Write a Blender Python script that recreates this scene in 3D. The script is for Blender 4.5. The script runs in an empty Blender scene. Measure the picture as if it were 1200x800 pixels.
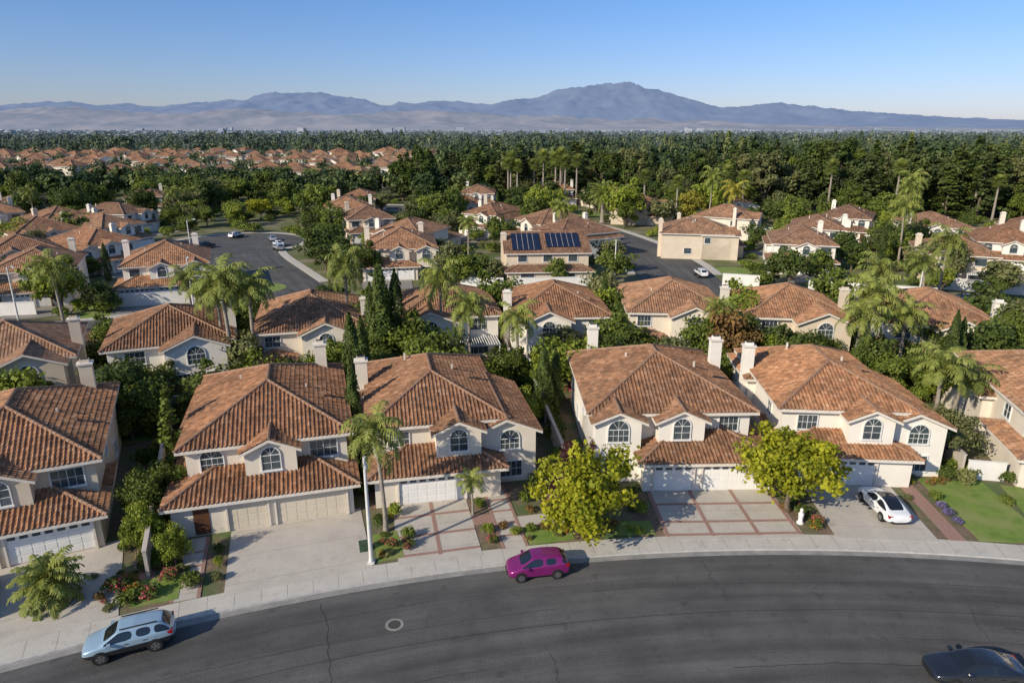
import bpy, bmesh, math, random
import numpy as np
from mathutils import Vector, Matrix, noise
random.seed(7); rng=np.random.default_rng(7)
D=bpy.data; SC=bpy.context.scene
COL=SC.collection
# ------------------------------------------------------------------ frame of the site
CX,CY=18.0,-62.5           # centre of the curved streets
def PL(th,R,x=0.0):
    t=math.radians(th)
    return (CX+R*math.sin(t)+x*math.cos(t), CY+R*math.cos(t)-x*math.sin(t))
# ------------------------------------------------------------------ materials
def newmat(name):
    m=D.materials.new(name); m.use_nodes=True
    nt=m.node_tree; nt.nodes.clear()
    out=nt.nodes.new('ShaderNodeOutputMaterial')
    p=nt.nodes.new('ShaderNodeBsdfPrincipled')
    nt.links.new(p.outputs[0],out.inputs[0])
    return m,nt,p,out
def N(nt,t,**k):
    n=nt.nodes.new(t)
    for a,b in k.items(): setattr(n,a,b)
    return n
def math_(nt,op,a,b=None,c=None):
    n=N(nt,'ShaderNodeMath',operation=op)
    for i,v in enumerate((a,b,c)):
        if v is None: continue
        if isinstance(v,(int,float)): n.inputs[i].default_value=v
        else: nt.links.new(v,n.inputs[i])
    return n.outputs[0]
def ramp(nt,fac,stops,interp='LINEAR'):
    r=N(nt,'ShaderNodeValToRGB'); r.color_ramp.interpolation=interp
    e=r.color_ramp.elements
    while len(e)<len(stops): e.new(0.5)
    for i,(p,c) in enumerate(stops):
        e[i].position=p; e[i].color=(c[0],c[1],c[2],1)
    nt.links.new(fac,r.inputs[0]); return r.outputs[0]
def mixc(nt,fac,a,b,mode='MIX'):
    n=N(nt,'ShaderNodeMix',data_type='RGBA',blend_type=mode)
    for i,v in ((0,fac),(6,a),(7,b)):
        if isinstance(v,(int,float)): n.inputs[i].default_value=v
        elif isinstance(v,(tuple,list)): n.inputs[i].default_value=(v[0],v[1],v[2],1)
        else: nt.links.new(v,n.inputs[i])
    return n.outputs[2]
def tex(nt,scale,detail=4,coord='Object',rough=0.6):
    tc=N(nt,'ShaderNodeTexCoord'); n=N(nt,'ShaderNodeTexNoise')
    n.inputs['Scale'].default_value=scale; n.inputs['Detail'].default_value=detail; n.inputs['Roughness'].default_value=rough
    nt.links.new(tc.outputs[coord],n.inputs['Vector']); return n.outputs[0]
def simple(name,c1,c2=None,scale=1.5,rough=.85,bump=0,bscale=30,spec=.3,metal=0,lo=.35,hi=.65,c3=None,s3=.15):
    m,nt,p,o=newmat(name)
    p.inputs['Roughness'].default_value=rough; p.inputs['Metallic'].default_value=metal
    p.inputs['Specular IOR Level'].default_value=spec
    if c2 is None: c2=tuple(v*.85 for v in c1)
    col=ramp(nt,tex(nt,scale,6),[(lo,c1),(hi,c2)])
    if c3 is not None:
        f=ramp(nt,tex(nt,s3,5),[(.42,(0,0,0)),(.62,(1,1,1))])
        col=mixc(nt,f,col,c3)
    nt.links.new(col,p.inputs['Base Color'])
    if bump:
        b=N(nt,'ShaderNodeBump'); b.inputs['Strength'].default_value=bump; b.inputs['Distance'].default_value=.03
        nt.links.new(tex(nt,bscale,3),b.inputs['Height']); nt.links.new(b.outputs[0],p.inputs['Normal'])
    return m
def tile_mat(name,bump,dark=1.0):
    m,nt,p,o=newmat(name)
    p.inputs['Roughness'].default_value=.85; p.inputs['Specular IOR Level'].default_value=.2
    uv=N(nt,'ShaderNodeUVMap'); s=N(nt,'ShaderNodeSeparateXYZ'); nt.links.new(uv.outputs[0],s.inputs[0])
    u=math_(nt,'DIVIDE',s.outputs[0],.3); v=math_(nt,'DIVIDE',s.outputs[1],.38)
    c=N(nt,'ShaderNodeCombineXYZ'); nt.links.new(math_(nt,'FLOOR',u),c.inputs[0]); nt.links.new(math_(nt,'FLOOR',v),c.inputs[1])
    oi=N(nt,'ShaderNodeObjectInfo'); nt.links.new(oi.outputs['Random'],c.inputs[2])
    w=N(nt,'ShaderNodeTexWhiteNoise'); nt.links.new(c.outputs[0],w.inputs[0])
    k=dark
    col=ramp(nt,w.outputs[0],[(0,(.205*k,.108*k,.063*k)),(.25,(.27*k,.137*k,.077*k)),(.6,(.345*k,.178*k,.098*k)),(.9,(.395*k,.215*k,.125*k)),(1,(.43*k,.26*k,.17*k))])
    pat=ramp(nt,tex(nt,.35,7,rough=.65),[(.32,(.55,.56,.58)),(.5,(.93,.92,.91)),(.7,(1.2,1.18,1.12))])
    col=mixc(nt,1.0,col,pat,'MULTIPLY')
    stain=ramp(nt,tex(nt,1.3,8,rough=.78),[(.45,(0,0,0)),(.72,(.75,.75,.75))])
    col=mixc(nt,stain,col,(.14,.105,.075))
    rr=ramp(nt,oi.outputs['Random'],[(0,(.68,.72,.78)),(.3,(1.04,.96,.88)),(.5,(.84,.84,.84)),(.75,(1.0,1.05,1.08)),(1,(1.16,1.10,1.0))])
    col=mixc(nt,1.0,col,rr,'MULTIPLY')
    nt.links.new(col,p.inputs['Base Color'])
    if bump:
        a=math_(nt,'ABSOLUTE',math_(nt,'SINE',math_(nt,'MULTIPLY',u,math.pi)))
        f=math_(nt,'SUBTRACT',1.0,math_(nt,'FRACT',v))
        h=math_(nt,'ADD',math_(nt,'MULTIPLY',a,.7),math_(nt,'MULTIPLY',f,.5))
        b=N(nt,'ShaderNodeBump'); b.inputs['Strength'].default_value=1.0; b.inputs['Distance'].default_value=.07
        nt.links.new(h,b.inputs['Height']); nt.links.new(b.outputs[0],p.inputs['Normal'])
    return m
def leaf_mat(name,cd,cl,rand=.25,trans=.28,haze=None,hz=0,stops=None):
    m,nt,p,out=newmat(name)
    at=N(nt,'ShaderNodeAttribute',attribute_name='tint')
    col=ramp(nt,at.outputs['Fac'],stops or [(0,cd),(1,cl)])
    oi=N(nt,'ShaderNodeObjectInfo')
    rr=ramp(nt,oi.outputs['Random'],[(0,(1-rand,)*3),(1,(1+rand*.6,1+rand*.5,1+rand*.2))])
    col=mixc(nt,1.0,col,rr,'MULTIPLY')
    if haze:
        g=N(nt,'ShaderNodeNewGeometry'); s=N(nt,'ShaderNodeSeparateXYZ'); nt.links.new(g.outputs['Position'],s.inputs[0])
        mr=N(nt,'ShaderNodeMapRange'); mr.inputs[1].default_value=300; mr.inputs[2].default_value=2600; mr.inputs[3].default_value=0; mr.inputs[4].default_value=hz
        nt.links.new(s.outputs[1],mr.inputs[0]); col=mixc(nt,mr.outputs[0],col,haze)  # aerial haze painted into the leaf colour, growing with distance
    nt.links.new(col,p.inputs['Base Color']); p.inputs['Roughness'].default_value=.6; p.inputs['Specular IOR Level'].default_value=.25
    t=N(nt,'ShaderNodeBsdfTranslucent'); nt.links.new(col,t.inputs[0])
    mx=N(nt,'ShaderNodeMixShader'); mx.inputs[0].default_value=trans
    nt.links.new(p.outputs[0],mx.inputs[1]); nt.links.new(t.outputs[0],mx.inputs[2]); nt.links.new(mx.outputs[0],out.inputs[0])
    return m
def joint_mat(name,c1,c2,jl,jw,bump=.1):
    """concrete with scored joints, uses UV in metres"""
    m,nt,p,o=newmat(name); p.inputs['Roughness'].default_value=.9; p.inputs['Specular IOR Level'].default_value=.2
    col=ramp(nt,tex(nt,.6,8,rough=.7),[(.3,c1),(.7,c2)])
    col=mixc(nt,ramp(nt,tex(nt,9,3),[(.35,(.0,.0,.0)),(.8,(.35,.35,.35))]),col,tuple(v*.6 for v in c1))
    col=mixc(nt,ramp(nt,tex(nt,.9,5,rough=.7),[(.56,(.0,.0,.0)),(.75,(.5,.5,.5))]),col,(.24,.205,.17))
    uv=N(nt,'ShaderNodeUVMap'); s=N(nt,'ShaderNodeSeparateXYZ'); nt.links.new(uv.outputs[0],s.inputs[0])
    fr=math_(nt,'FRACT',math_(nt,'DIVIDE',s.outputs[0],jl))
    j=math_(nt,'LESS_THAN',fr,jw/jl)
    col=mixc(nt,math_(nt,'MULTIPLY',j,.55),col,(.08,.075,.07))
    nt.links.new(col,p.inputs['Base Color']); return m

M={}
M['stucco']=simple('stucco_cream',(.74,.66,.55),(.67,.59,.48),scale=.7,bump=.15,bscale=60)
M['stucco2']=simple('stucco_white',(.80,.75,.67),(.75,.69,.60),scale=.7,bump=.15,bscale=60)
M['stucco3']=simple('stucco_tan',(.66,.56,.43),(.60,.50,.38),scale=.7,bump=.15,bscale=60)
M['trim']=simple('painted_trim',(.72,.66,.57),(.64,.57,.49),scale=2)
M['tile']=tile_mat('roof_tile_near',False,1.12)
M['tilefar']=tile_mat('roof_tile_far',True,1.12)
M['cap']=simple('ridge_cap_tile',(.34,.185,.11),(.25,.135,.085),scale=4,c3=(.31,.20,.13),s3=1.5)
M['glass']=simple('window_glass',(.035,.05,.06),(.07,.09,.10),scale=1.2,rough=.08,spec=.8)
M['frame']=simple('window_frame',(.78,.77,.74),rough=.5)
M['door']=simple('garage_door_white',(.80,.78,.74),(.75,.73,.69),scale=1,rough=.6)
M['doorcream']=simple('garage_door_cream',(.64,.56,.44),(.60,.52,.40),scale=1,rough=.6)
M['wood']=simple('entry_door',(.13,.06,.03),(.09,.04,.02),rough=.5)
M['dark']=simple('dark_flue',(.03,.03,.03))
M['solar']=simple('solar_panel',(.008,.012,.03),(.015,.02,.045),rough=.25,spec=.6)
M['block']=simple('block_wall',(.54,.47,.40),(.46,.40,.34),scale=1.2,bump=.3,bscale=12)
M['whitewall']=simple('white_wall',(.74,.71,.66),(.68,.65,.60),scale=1)
M['hazywall']=simple('hazy_building_wall',(.33,.36,.41),(.21,.26,.31),scale=.004)  # distance haze is put into the colour of both far wall materials
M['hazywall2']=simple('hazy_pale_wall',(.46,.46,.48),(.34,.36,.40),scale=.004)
M['cabinet']=simple('cabinet_green',(.05,.09,.05),(.04,.07,.04))
M['brick']=simple('brick_paving',(.27,.155,.12),(.36,.225,.18),scale=9,bump=.3,bscale=18,lo=.4,hi=.6)
M['conc']=joint_mat('driveway_concrete',(.45,.405,.35),(.55,.50,.43),3.0,.03)
M['walk']=joint_mat('sidewalk_concrete',(.47,.435,.38),(.57,.53,.46),1.5,.035)
M['kerb']=simple('kerb_concrete',(.52,.49,.45),(.40,.38,.35),scale=2.5)
M['gutter']=simple('gutter_concrete',(.31,.295,.27),(.22,.21,.195),scale=1.1)
M['lawn']=simple('lawn_grass',(.12,.20,.03),(.19,.27,.05),scale=1.2,bump=.8,bscale=40,c3=(.23,.26,.08),s3=.5)
M['mulch']=simple('mulch_soil',(.14,.095,.065),(.23,.165,.115),scale=3,bump=.6,bscale=15,c3=(.09,.13,.045),s3=.35)
M['bark']=simple('bark',(.18,.135,.10),(.10,.075,.055),scale=6,bump=.5,bscale=20)
M['palmbark']=simple('palm_bark',(.34,.295,.24),(.22,.185,.15),scale=5,bump=.5,bscale=20)
M['metal']=simple('galvanised_metal',(.45,.45,.44),rough=.4,metal=.6)
M['pole']=simple('concrete_pole',(.66,.64,.60),(.58,.56,.52),scale=4)
M['tyre']=simple('tyre_rubber',(.02,.02,.02),rough=.8)
M['rim']=simple('alloy_rim',(.5,.5,.52),rough=.3,metal=.9)
M['cglass']=simple('car_glass',(.012,.015,.018),rough=.05,spec=.9)
M['plastic']=simple('black_trim',(.025,.025,.027),rough=.5)
M['lamp']=simple('headlamp_lens',(.75,.77,.8),rough=.1,spec=.8)
M['tail']=simple('tail_lamp',(.35,.01,.01),rough=.2)
M['tar']=simple('tar_seal',(.038,.038,.038),rough=.6)
M['iron']=simple('manhole_iron',(.05,.045,.04),(.09,.08,.07),scale=20,rough=.6)
# foliage
L={}
L['green']=leaf_mat('foliage_green',(.065,.10,.016),(.24,.29,.048))
L['dark']=leaf_mat('foliage_dark',(.040,.068,.015),(.145,.19,.04))
L['bright']=leaf_mat('foliage_yellowgreen',(.18,.21,.014),(.56,.53,.035),.1,.4)
L['lime']=leaf_mat('foliage_lime',(.12,.17,.02),(.35,.39,.05),.2)
L['olive']=leaf_mat('foliage_olive',(.10,.115,.04),(.28,.28,.11),.2)
L['red']=leaf_mat('foliage_bronze',(.14,.08,.025),(.36,.22,.08),.15)
L['purple']=leaf_mat('foliage_plum',(.04,.014,.018),(.11,.04,.04),.15)
L['flower']=leaf_mat('foliage_flowering',None,None,.2,stops=[(0,(.06,.11,.02)),(.62,(.15,.21,.04)),(.72,(.55,.07,.12)),(1,(.65,.13,.18))])
L['orange']=leaf_mat('foliage_orange_flowers',None,None,.2,stops=[(0,(.06,.11,.02)),(.62,(.15,.21,.04)),(.72,(.60,.22,.03)),(1,(.65,.30,.04))])
L['blue']=leaf_mat('lavender_flowers',(.06,.08,.05),(.30,.22,.55),.2)
L['palm']=leaf_mat('palm_fronds',(.08,.115,.022),(.33,.36,.085),.2,.3)
L['palmy']=leaf_mat('palm_fronds_yellow',(.18,.17,.02),(.48,.43,.07),.1,.3)
L['conifer']=leaf_mat('conifer_needles',(.034,.058,.016),(.135,.17,.047),.3,.15)
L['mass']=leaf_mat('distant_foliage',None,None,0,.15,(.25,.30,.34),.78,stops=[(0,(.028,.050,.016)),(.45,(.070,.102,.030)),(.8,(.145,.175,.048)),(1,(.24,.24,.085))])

def asphalt():
    m,nt,p,o=newmat('asphalt'); p.inputs['Roughness'].default_value=.85; p.inputs['Specular IOR Level'].default_value=.3
    uv=N(nt,'ShaderNodeUVMap'); mp=N(nt,'ShaderNodeMapping'); mp.inputs['Scale'].default_value=(.05,.9,1); nt.links.new(uv.outputs[0],mp.inputs[0])
    n=N(nt,'ShaderNodeTexNoise'); n.inputs['Scale'].default_value=1.0; n.inputs['Detail'].default_value=6; nt.links.new(mp.outputs[0],n.inputs[0])
    col=ramp(nt,n.outputs[0],[(.3,(.066,.064,.061)),(.7,(.118,.113,.107))])
    col=mixc(nt,1.0,col,ramp(nt,tex(nt,.25,8,rough=.7),[(.3,(.74,.74,.74)),(.7,(1.25,1.24,1.22))]),'MULTIPLY')
    col=mixc(nt,1.0,col,ramp(nt,tex(nt,14,3),[(.3,(.70,.70,.70)),(.7,(1.3,1.3,1.3))]),'MULTIPLY')
    col=mixc(nt,ramp(nt,tex(nt,1.1,4,rough=.5),[(.60,(0,0,0)),(.72,(.55,.55,.55))]),col,(.048,.046,.044))
    nt.links.new(col,p.inputs['Base Color'])
    b=N(nt,'ShaderNodeBump'); b.inputs['Strength'].default_value=.3; b.inputs['Distance'].default_value=.02
    nt.links.new(tex(nt,40,2),b.inputs['Height']); nt.links.new(b.outputs[0],p.inputs['Normal'])
    return m
M['asphalt']=asphalt()
def ground_mat():
    m,nt,p,o=newmat('ground_earth'); p.inputs['Roughness'].default_value=.95; p.inputs['Specular IOR Level'].default_value=.1
    a=ramp(nt,tex(nt,.12,8,rough=.7),[(.35,(.09,.13,.04)),(.5,(.15,.15,.07)),(.65,(.28,.235,.17))])
    b=ramp(nt,tex(nt,.012,8,rough=.75),[(.40,(.045,.07,.028)),(.55,(.09,.11,.055)),(.72,(.26,.23,.18))])
    g=N(nt,'ShaderNodeNewGeometry')
    d=N(nt,'ShaderNodeVectorMath',operation='LENGTH'); nt.links.new(g.outputs['Position'],d.inputs[0])
    def mr(x0,x1):
        n=N(nt,'ShaderNodeMapRange'); n.inputs[1].default_value=x0; n.inputs[2].default_value=x1; nt.links.new(d.outputs['Value'],n.inputs[0]); return n.outputs[0]
    col=mixc(nt,mr(180,420),a,b); 
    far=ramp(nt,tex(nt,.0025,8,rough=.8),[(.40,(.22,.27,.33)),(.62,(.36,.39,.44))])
    col=mixc(nt,mr(900,4500),col,far)  # blue-grey distance haze painted into the ground colour
    nt.links.new(col,p.inputs['Base Color']); return m
M['ground']=ground_mat()
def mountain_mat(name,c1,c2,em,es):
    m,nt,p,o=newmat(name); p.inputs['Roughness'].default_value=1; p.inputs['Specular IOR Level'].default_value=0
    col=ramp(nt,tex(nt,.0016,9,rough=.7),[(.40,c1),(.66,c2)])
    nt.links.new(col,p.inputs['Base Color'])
    p.inputs['Emission Color'].default_value=(*em,1); p.inputs['Emission Strength'].default_value=es  # emission paints blue aerial haze onto the slopes; the rock itself does not glow
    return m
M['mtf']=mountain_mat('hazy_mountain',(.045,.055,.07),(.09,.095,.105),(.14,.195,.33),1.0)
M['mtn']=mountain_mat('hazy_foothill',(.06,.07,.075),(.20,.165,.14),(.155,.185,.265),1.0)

# ------------------------------------------------------------------ mesh builder
class MB:
    def __init__(s): s.v=[];s.f=[];s.m=[];s.uv=[]
    def add(s,vs,fs,mi,uvs=None):
        b=len(s.v); s.v.extend([tuple(v) for v in vs])
        for f in fs:
            s.f.append([i+b for i in f]); s.m.append(mi)
            if uvs is None: s.uv.extend([0.0]*(2*len(f)))
            else:
                for i in f: s.uv.extend(uvs[i])
    def box(s,x0,x1,y0,y1,z0,z1,mi):
        s.add([(x0,y0,z0),(x1,y0,z0),(x1,y1,z0),(x0,y1,z0),(x0,y0,z1),(x1,y0,z1),(x1,y1,z1),(x0,y1,z1)],
              [(0,3,2,1),(4,5,6,7),(0,1,5,4),(1,2,6,5),(2,3,7,6),(3,0,4,7)],mi)
    def obox(s,O,a,n,u0,u1,z0,z1,d0,d1,mi):
        O=Vector(O);a=Vector(a);n=Vector(n);Z=Vector((0,0,1))
        P=lambda u,d,z:O+a*u+n*d+Z*z
        s.add([P(u0,d1,z0),P(u1,d1,z0),P(u1,d0,z0),P(u0,d0,z0),P(u0,d1,z1),P(u1,d1,z1),P(u1,d0,z1),P(u0,d0,z1)],
              [(0,3,2,1),(4,5,6,7),(0,1,5,4),(1,2,6,5),(2,3,7,6),(3,0,4,7)],mi)
    def build(s,name,mats,parent=None,smooth=False,link=True):
        me=D.meshes.new(name); me.from_pydata(s.v,[],s.f)
        for m in mats: me.materials.append(m)
        me.polygons.foreach_set('material_index',s.m)
        uv=me.uv_layers.new(name='UVMap'); uv.data.foreach_set('uv',s.uv)
        if smooth: me.polygons.foreach_set('use_smooth',[True]*len(me.polygons))
        me.update()
        if not link: return me
        o=D.objects.new(name,me); COL.objects.link(o)
        if parent: o.parent=parent
        return o
HM=['stucco','trim','tile','glass','frame','door','wood','dark','cap','tilefar','solar','doorcream','brick']
IX={k:i for i,k in enumerate(HM)}
def tile_surface(mb,poly,detail,off=.03):
    p=[Vector(q) for q in poly]
    n=(p[1]-p[0]).cross(p[2]-p[0]).normalized()
    if n.z<0: p.reverse(); n=-n
    u=Vector((0,0,1)).cross(n).normalized(); v=n.cross(u)
    o=p[0]
    A=[(q-o).dot(u) for q in p]; B=[(q-o).dot(v) for q in p]
    a0,a1,b0,b1=min(A),max(A),min(B),max(B)
    if not detail:
        mb.add([q+n*off for q in p],[list(range(len(p)))],IX['tilefar'],[(a,b-b0) for a,b in zip(A,B)])
        return
    ph=[0,.11,.28,.45,.58]; hh=[0,.055,.085,.055,0]
    k0=math.floor(a0/.3); k1=math.ceil(a1/.3)
    us=[];uh=[]
    for k in range(k0,k1+1):
        for a,h in zip(ph,hh): us.append((k+a)*.3); uh.append(h)
    us=np.array(us);uh=np.array(uh)
    vs=[];vh=[]
    j=0
    while j*.38<b1-b0:
        vs+= [j*.38,(j+1)*.38-.004]; vh+=[.05,0.0]; j+=1
    vs=np.array(vs)+b0; vh=np.array(vh)
    nu,nv=len(us),len(vs)
    O=np.array(o);U=np.array(u);V=np.array(v);Nn=np.array(n)
    jit=(rng.random((nv//2,nu//5))*.028).repeat(2,0).repeat(5,1)
    hgt=off+uh[None,:]+vh[:,None]+jit
    P=O+us[None,:,None]*U+vs[:,None,None]*V+hgt[...,None]*Nn
    me=D.meshes.new('tmp')
    idx=np.arange(nu*nv).reshape(nv,nu)
    F=np.stack([idx[:-1,:-1],idx[:-1,1:],idx[1:,1:],idx[1:,:-1]],-1).reshape(-1,4)
    me.from_pydata(P.reshape(-1,3).tolist(),[],F.tolist())
    bm=bmesh.new(); bm.from_mesh(me); D.meshes.remove(me)
    for i in range(len(p)):
        q,r=p[i],p[(i+1)%len(p)]
        d=r-q; no=Vector((d.y,-d.x,0))
        if no.length<1e-5: continue
        bmesh.ops.bisect_plane(bm,geom=bm.verts[:]+bm.edges[:]+bm.faces[:],plane_co=q+no.normalized()*.02,plane_no=no,clear_outer=True)
    bm.verts.index_update()
    vv=[w.co.copy() for w in bm.verts]
    ff=[[w.index for w in f.verts] for f in bm.faces]
    uvs=[((w-o).dot(u),(w-o).dot(v)-b0+ .0) for w in vv]
    bm.free()
    mb.add(vv,ff,IX['tile'],uvs)
def ridge_cap(mb,p,q,detail):
    p=Vector(p);q=Vector(q);d=q-p;Ln=d.length
    if Ln<.3: return
    d.normalize(); s=d.cross(Vector((0,0,1))).normalized(); up=s.cross(d)
    nseg=max(1,int(Ln/.4)) if detail else 1
    K=5; vs=[];fs=[]; kk=1.0 if detail else .75
    for j in range(nseg):
        for e,(t,r) in enumerate(((j/nseg,.15*kk),((j+1)/nseg,.115*kk))):
            c=p+d*(Ln*t)+up*.03
            for k in range(K):
                a=math.pi*k/(K-1)
                vs.append(c+s*(r*math.cos(a)*-1)+up*(r*math.sin(a)))
        b=j*2*K
        for k in range(K-1): fs.append((b+k,b+k+1,b+K+k+1,b+K+k))
        fs.append([b+k for k in range(K)])
    mb.add(vs,fs,IX['cap'])
def roof(mr,mw,x0,x1,y0,y1,zt,kind,pitch,oh,detail,thick=.17):
    X0,X1,Y0,Y1=x0-oh,x1+oh,y0-oh,y1+oh
    ze=zt-oh*pitch+.1
    W,Dp=X1-X0,Y1-Y0; xm,ym=(X0+X1)/2,(Y0+Y1)/2
    caps=[]
    if kind=='hip':
        if W<=Dp:
            h=ze+W/2*pitch; R0=(xm,Y0+W/2-.01,h);R1=(xm,Y1-W/2+.01,h)
            polys=[[(X0,Y0,ze),(X1,Y0,ze),R0],[(X1,Y0,ze),(X1,Y1,ze),R1,R0],[(X1,Y1,ze),(X0,Y1,ze),R1],[(X0,Y1,ze),(X0,Y0,ze),R0,R1]]
            caps=[((X0,Y0,ze),R0),((X1,Y0,ze),R0),((X1,Y1,ze),R1),((X0,Y1,ze),R1),(R0,R1)]
        else:
            h=ze+Dp/2*pitch; R0=(X0+Dp/2,ym,h);R1=(X1-Dp/2,ym,h)
            polys=[[(X0,Y0,ze),(X1,Y0,ze),R1,R0],[(X1,Y0,ze),(X1,Y1,ze),R1],[(X1,Y1,ze),(X0,Y1,ze),R0,R1],[(X0,Y1,ze),(X0,Y0,ze),R0]]
            caps=[((X0,Y0,ze),R0),((X0,Y1,ze),R0),((X1,Y1,ze),R1),((X1,Y0,ze),R1),(R0,R1)]
    elif kind=='gy':
        h=ze+W/2*pitch
        polys=[[(X0,Y1,ze),(X0,Y0,ze),(xm,Y0,h),(xm,Y1,h)],[(X1,Y0,ze),(X1,Y1,ze),(xm,Y1,h),(xm,Y0,h)]]
        caps=[((xm,Y0,h),(xm,Y1,h))]
        zg=zt+(x1-x0)/2*pitch
        for y in (y0,y1): mw.add([(x0,y,zt),(x1,y,zt),(xm,y,zg)],[(0,1,2) if y==y0 else (0,2,1)],IX['stucco'])
    elif kind=='gx':
        h=ze+Dp/2*pitch
        polys=[[(X0,Y0,ze),(X1,Y0,ze),(X1,ym,h),(X0,ym,h)],[(X1,Y1,ze),(X0,Y1,ze),(X0,ym,h),(X1,ym,h)]]
        caps=[((X0,ym,h),(X1,ym,h))]
        zg=zt+(y1-y0)/2*pitch
        for x in (x0,x1): mw.add([(x,y0,zt),(x,y1,zt),(x,ym,zg)],[(0,2,1) if x==x0 else (0,1,2)],IX['stucco'])
    for P in polys:
        tile_surface(mr,P,detail)
        n=len(P); top=[Vector(q)+Vector((0,0,.025)) for q in P]; bot=[Vector(q)-Vector((0,0,thick)) for q in P]
        mr.add(top+bot,[[i,i+n,(i+1)%n+n,(i+1)%n] for i in range(n)]+[list(range(2*n-1,n-1,-1)),list(range(n))],IX['trim'])
    for a,b in caps:
        ridge_cap(mr,Vector(a)+Vector((0,0,.06)),Vector(b)+Vector((0,0,.06)),detail)
AX={'f':((1,0,0),(0,-1,0)),'b':((-1,0,0),(0,1,0)),'l':((0,-1,0),(-1,0,0)),'r':((0,1,0),(1,0,0))}
def window(mb,face,x,y,z,w,h,arch=False,bars=True):
    a,n=AX[face]; O=(x,y,z)
    t=.08
    hs=h-w/2 if arch else h
    mb.obox(O,a,n,-w/2,w/2,0,hs,-.03,.015,IX['glass'])
    mb.obox(O,a,n,-w/2-t,-w/2,-.0,hs,-.03,.09,IX['frame'])
    mb.obox(O,a,n,w/2,w/2+t,-.0,hs,-.03,.09,IX['frame'])
    mb.obox(O,a,n,-w/2-t-.05,w/2+t+.05,-.13,0,-.03,.13,IX['frame'])
    if bars:
        mb.obox(O,a,n,-.018,.018,0,hs,.0,.045,IX['frame'])
        mb.obox(O,a,n,-w/2,w/2,hs*.5-.014,hs*.5+.014,.0,.04,IX['frame'])
        if w>1.3:
            for s_ in (-1,1): mb.obox(O,a,n,s_*w/4-.01,s_*w/4+.01,0,hs,.0,.035,IX['frame'])
    if not arch: mb.obox(O,a,n,-w/2-t,w/2+t,hs,hs+t,-.03,.092,IX['frame'])
    else:
        mb.obox(O,a,n,-w/2,w/2,hs-.025,hs+.025,.0,.05,IX['frame'])
        K=10; A=Vector(a);Nn=Vector(n);c=Vector(O)+Vector((0,0,hs))
        pts=[(math.cos(math.pi*k/K),math.sin(math.pi*k/K)) for k in range(K+1)]
        mb.add([c+A*(w/2*px)+Nn*.015+Vector((0,0,w/2*pz)) for px,pz in pts],[list(range(K+1))],IX['glass'])
        for k in range(K):
            q=[]
            for d in (-.03,.09):
                for r in (w/2,w/2+t):
                    for kk in (k,k+1): q.append(c+A*(r*pts[kk][0])+Nn*d+Vector((0,0,r*pts[kk][1])))
            mb.add(q,[(4,6,7,5),(2,3,7,6),(0,4,5,1)],IX['frame'])
        for k in (3,5,7):
            ca,sa=pts[k]; 
            q0=c+Nn*.03; q1=c+A*(w/2*ca)+Vector((0,0,w/2*sa))+Nn*.03
            side=(A*(-sa)+Vector((0,0,ca)))*.014
            mb.add([q0-side,q1-side,q1+side,q0+side],[(0,1,2,3)],IX['frame'])
def garage(mb,x,y,w,h,mi):
    O=(x,y,.1);a,n=AX['f']
    mb.obox(O,a,n,-w/2,w/2,0,h,-.02,.02,mi)
    t=.14
    mb.obox(O,a,n,-w/2-t,-w/2,0,h,-.02,.16,IX['trim']); mb.obox(O,a,n,w/2,w/2+t,0,h,-.02,.16,IX['trim'])
    mb.obox(O,a,n,-w/2-t,w/2+t,h,h+t,-.02,.162,IX['trim'])
    nc=max(3,int(w/.62)); nr=4
    for i in range(nc):
        for j in range(nr):
            u0=-w/2+(i+.08)*w/nc;u1=-w/2+(i+.92)*w/nc; z0=(j+.1)*h/nr; z1=(j+.9)*h/nr
            if j==3 and mi==IX['door']: mb.obox(O,a,n,u0+.06,u1-.06,z0+.1,z1-.06,.0,.03,IX['glass'])
            else: mb.obox(O,a,n,u0,u1,z0,z1,.0,.035,mi)
def empty(name,loc,rot=0,scale=1):
    e=D.objects.new(name,None); e.location=loc; e.rotation_euler=(0,0,rot); e.scale=(scale,)*3; e.empty_display_size=.5
    COL.objects.link(e); return e
def mirror(pl):
    q=dict(pl)
    q['wings']=[(-w[1],-w[0])+tuple(w[2:]) for w in pl['wings']]
    fl={'l':'r','r':'l','f':'f','b':'b'}
    q['win']=[(fl[w[0]],-w[1])+tuple(w[2:]) for w in pl['win']]
    q['gar']=[(-g[0],)+tuple(g[1:]) for g in pl.get('gar',[])]
    q['chim']=[(-c[0],)+tuple(c[1:]) for c in pl.get('chim',[])]
    q['door']=[(-c[0],)+tuple(c[1:]) for c in pl.get('door',[])]
    q['vents']=[(-c[0],)+tuple(c[1:]) for c in pl.get('vents',[])]
    q['pat']=[(-c[1],-c[0])+tuple(c[2:]) for c in pl.get('pat',[])]
    return q
EXC=[]   # (x,y,r) areas kept clear of scattered planting
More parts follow.
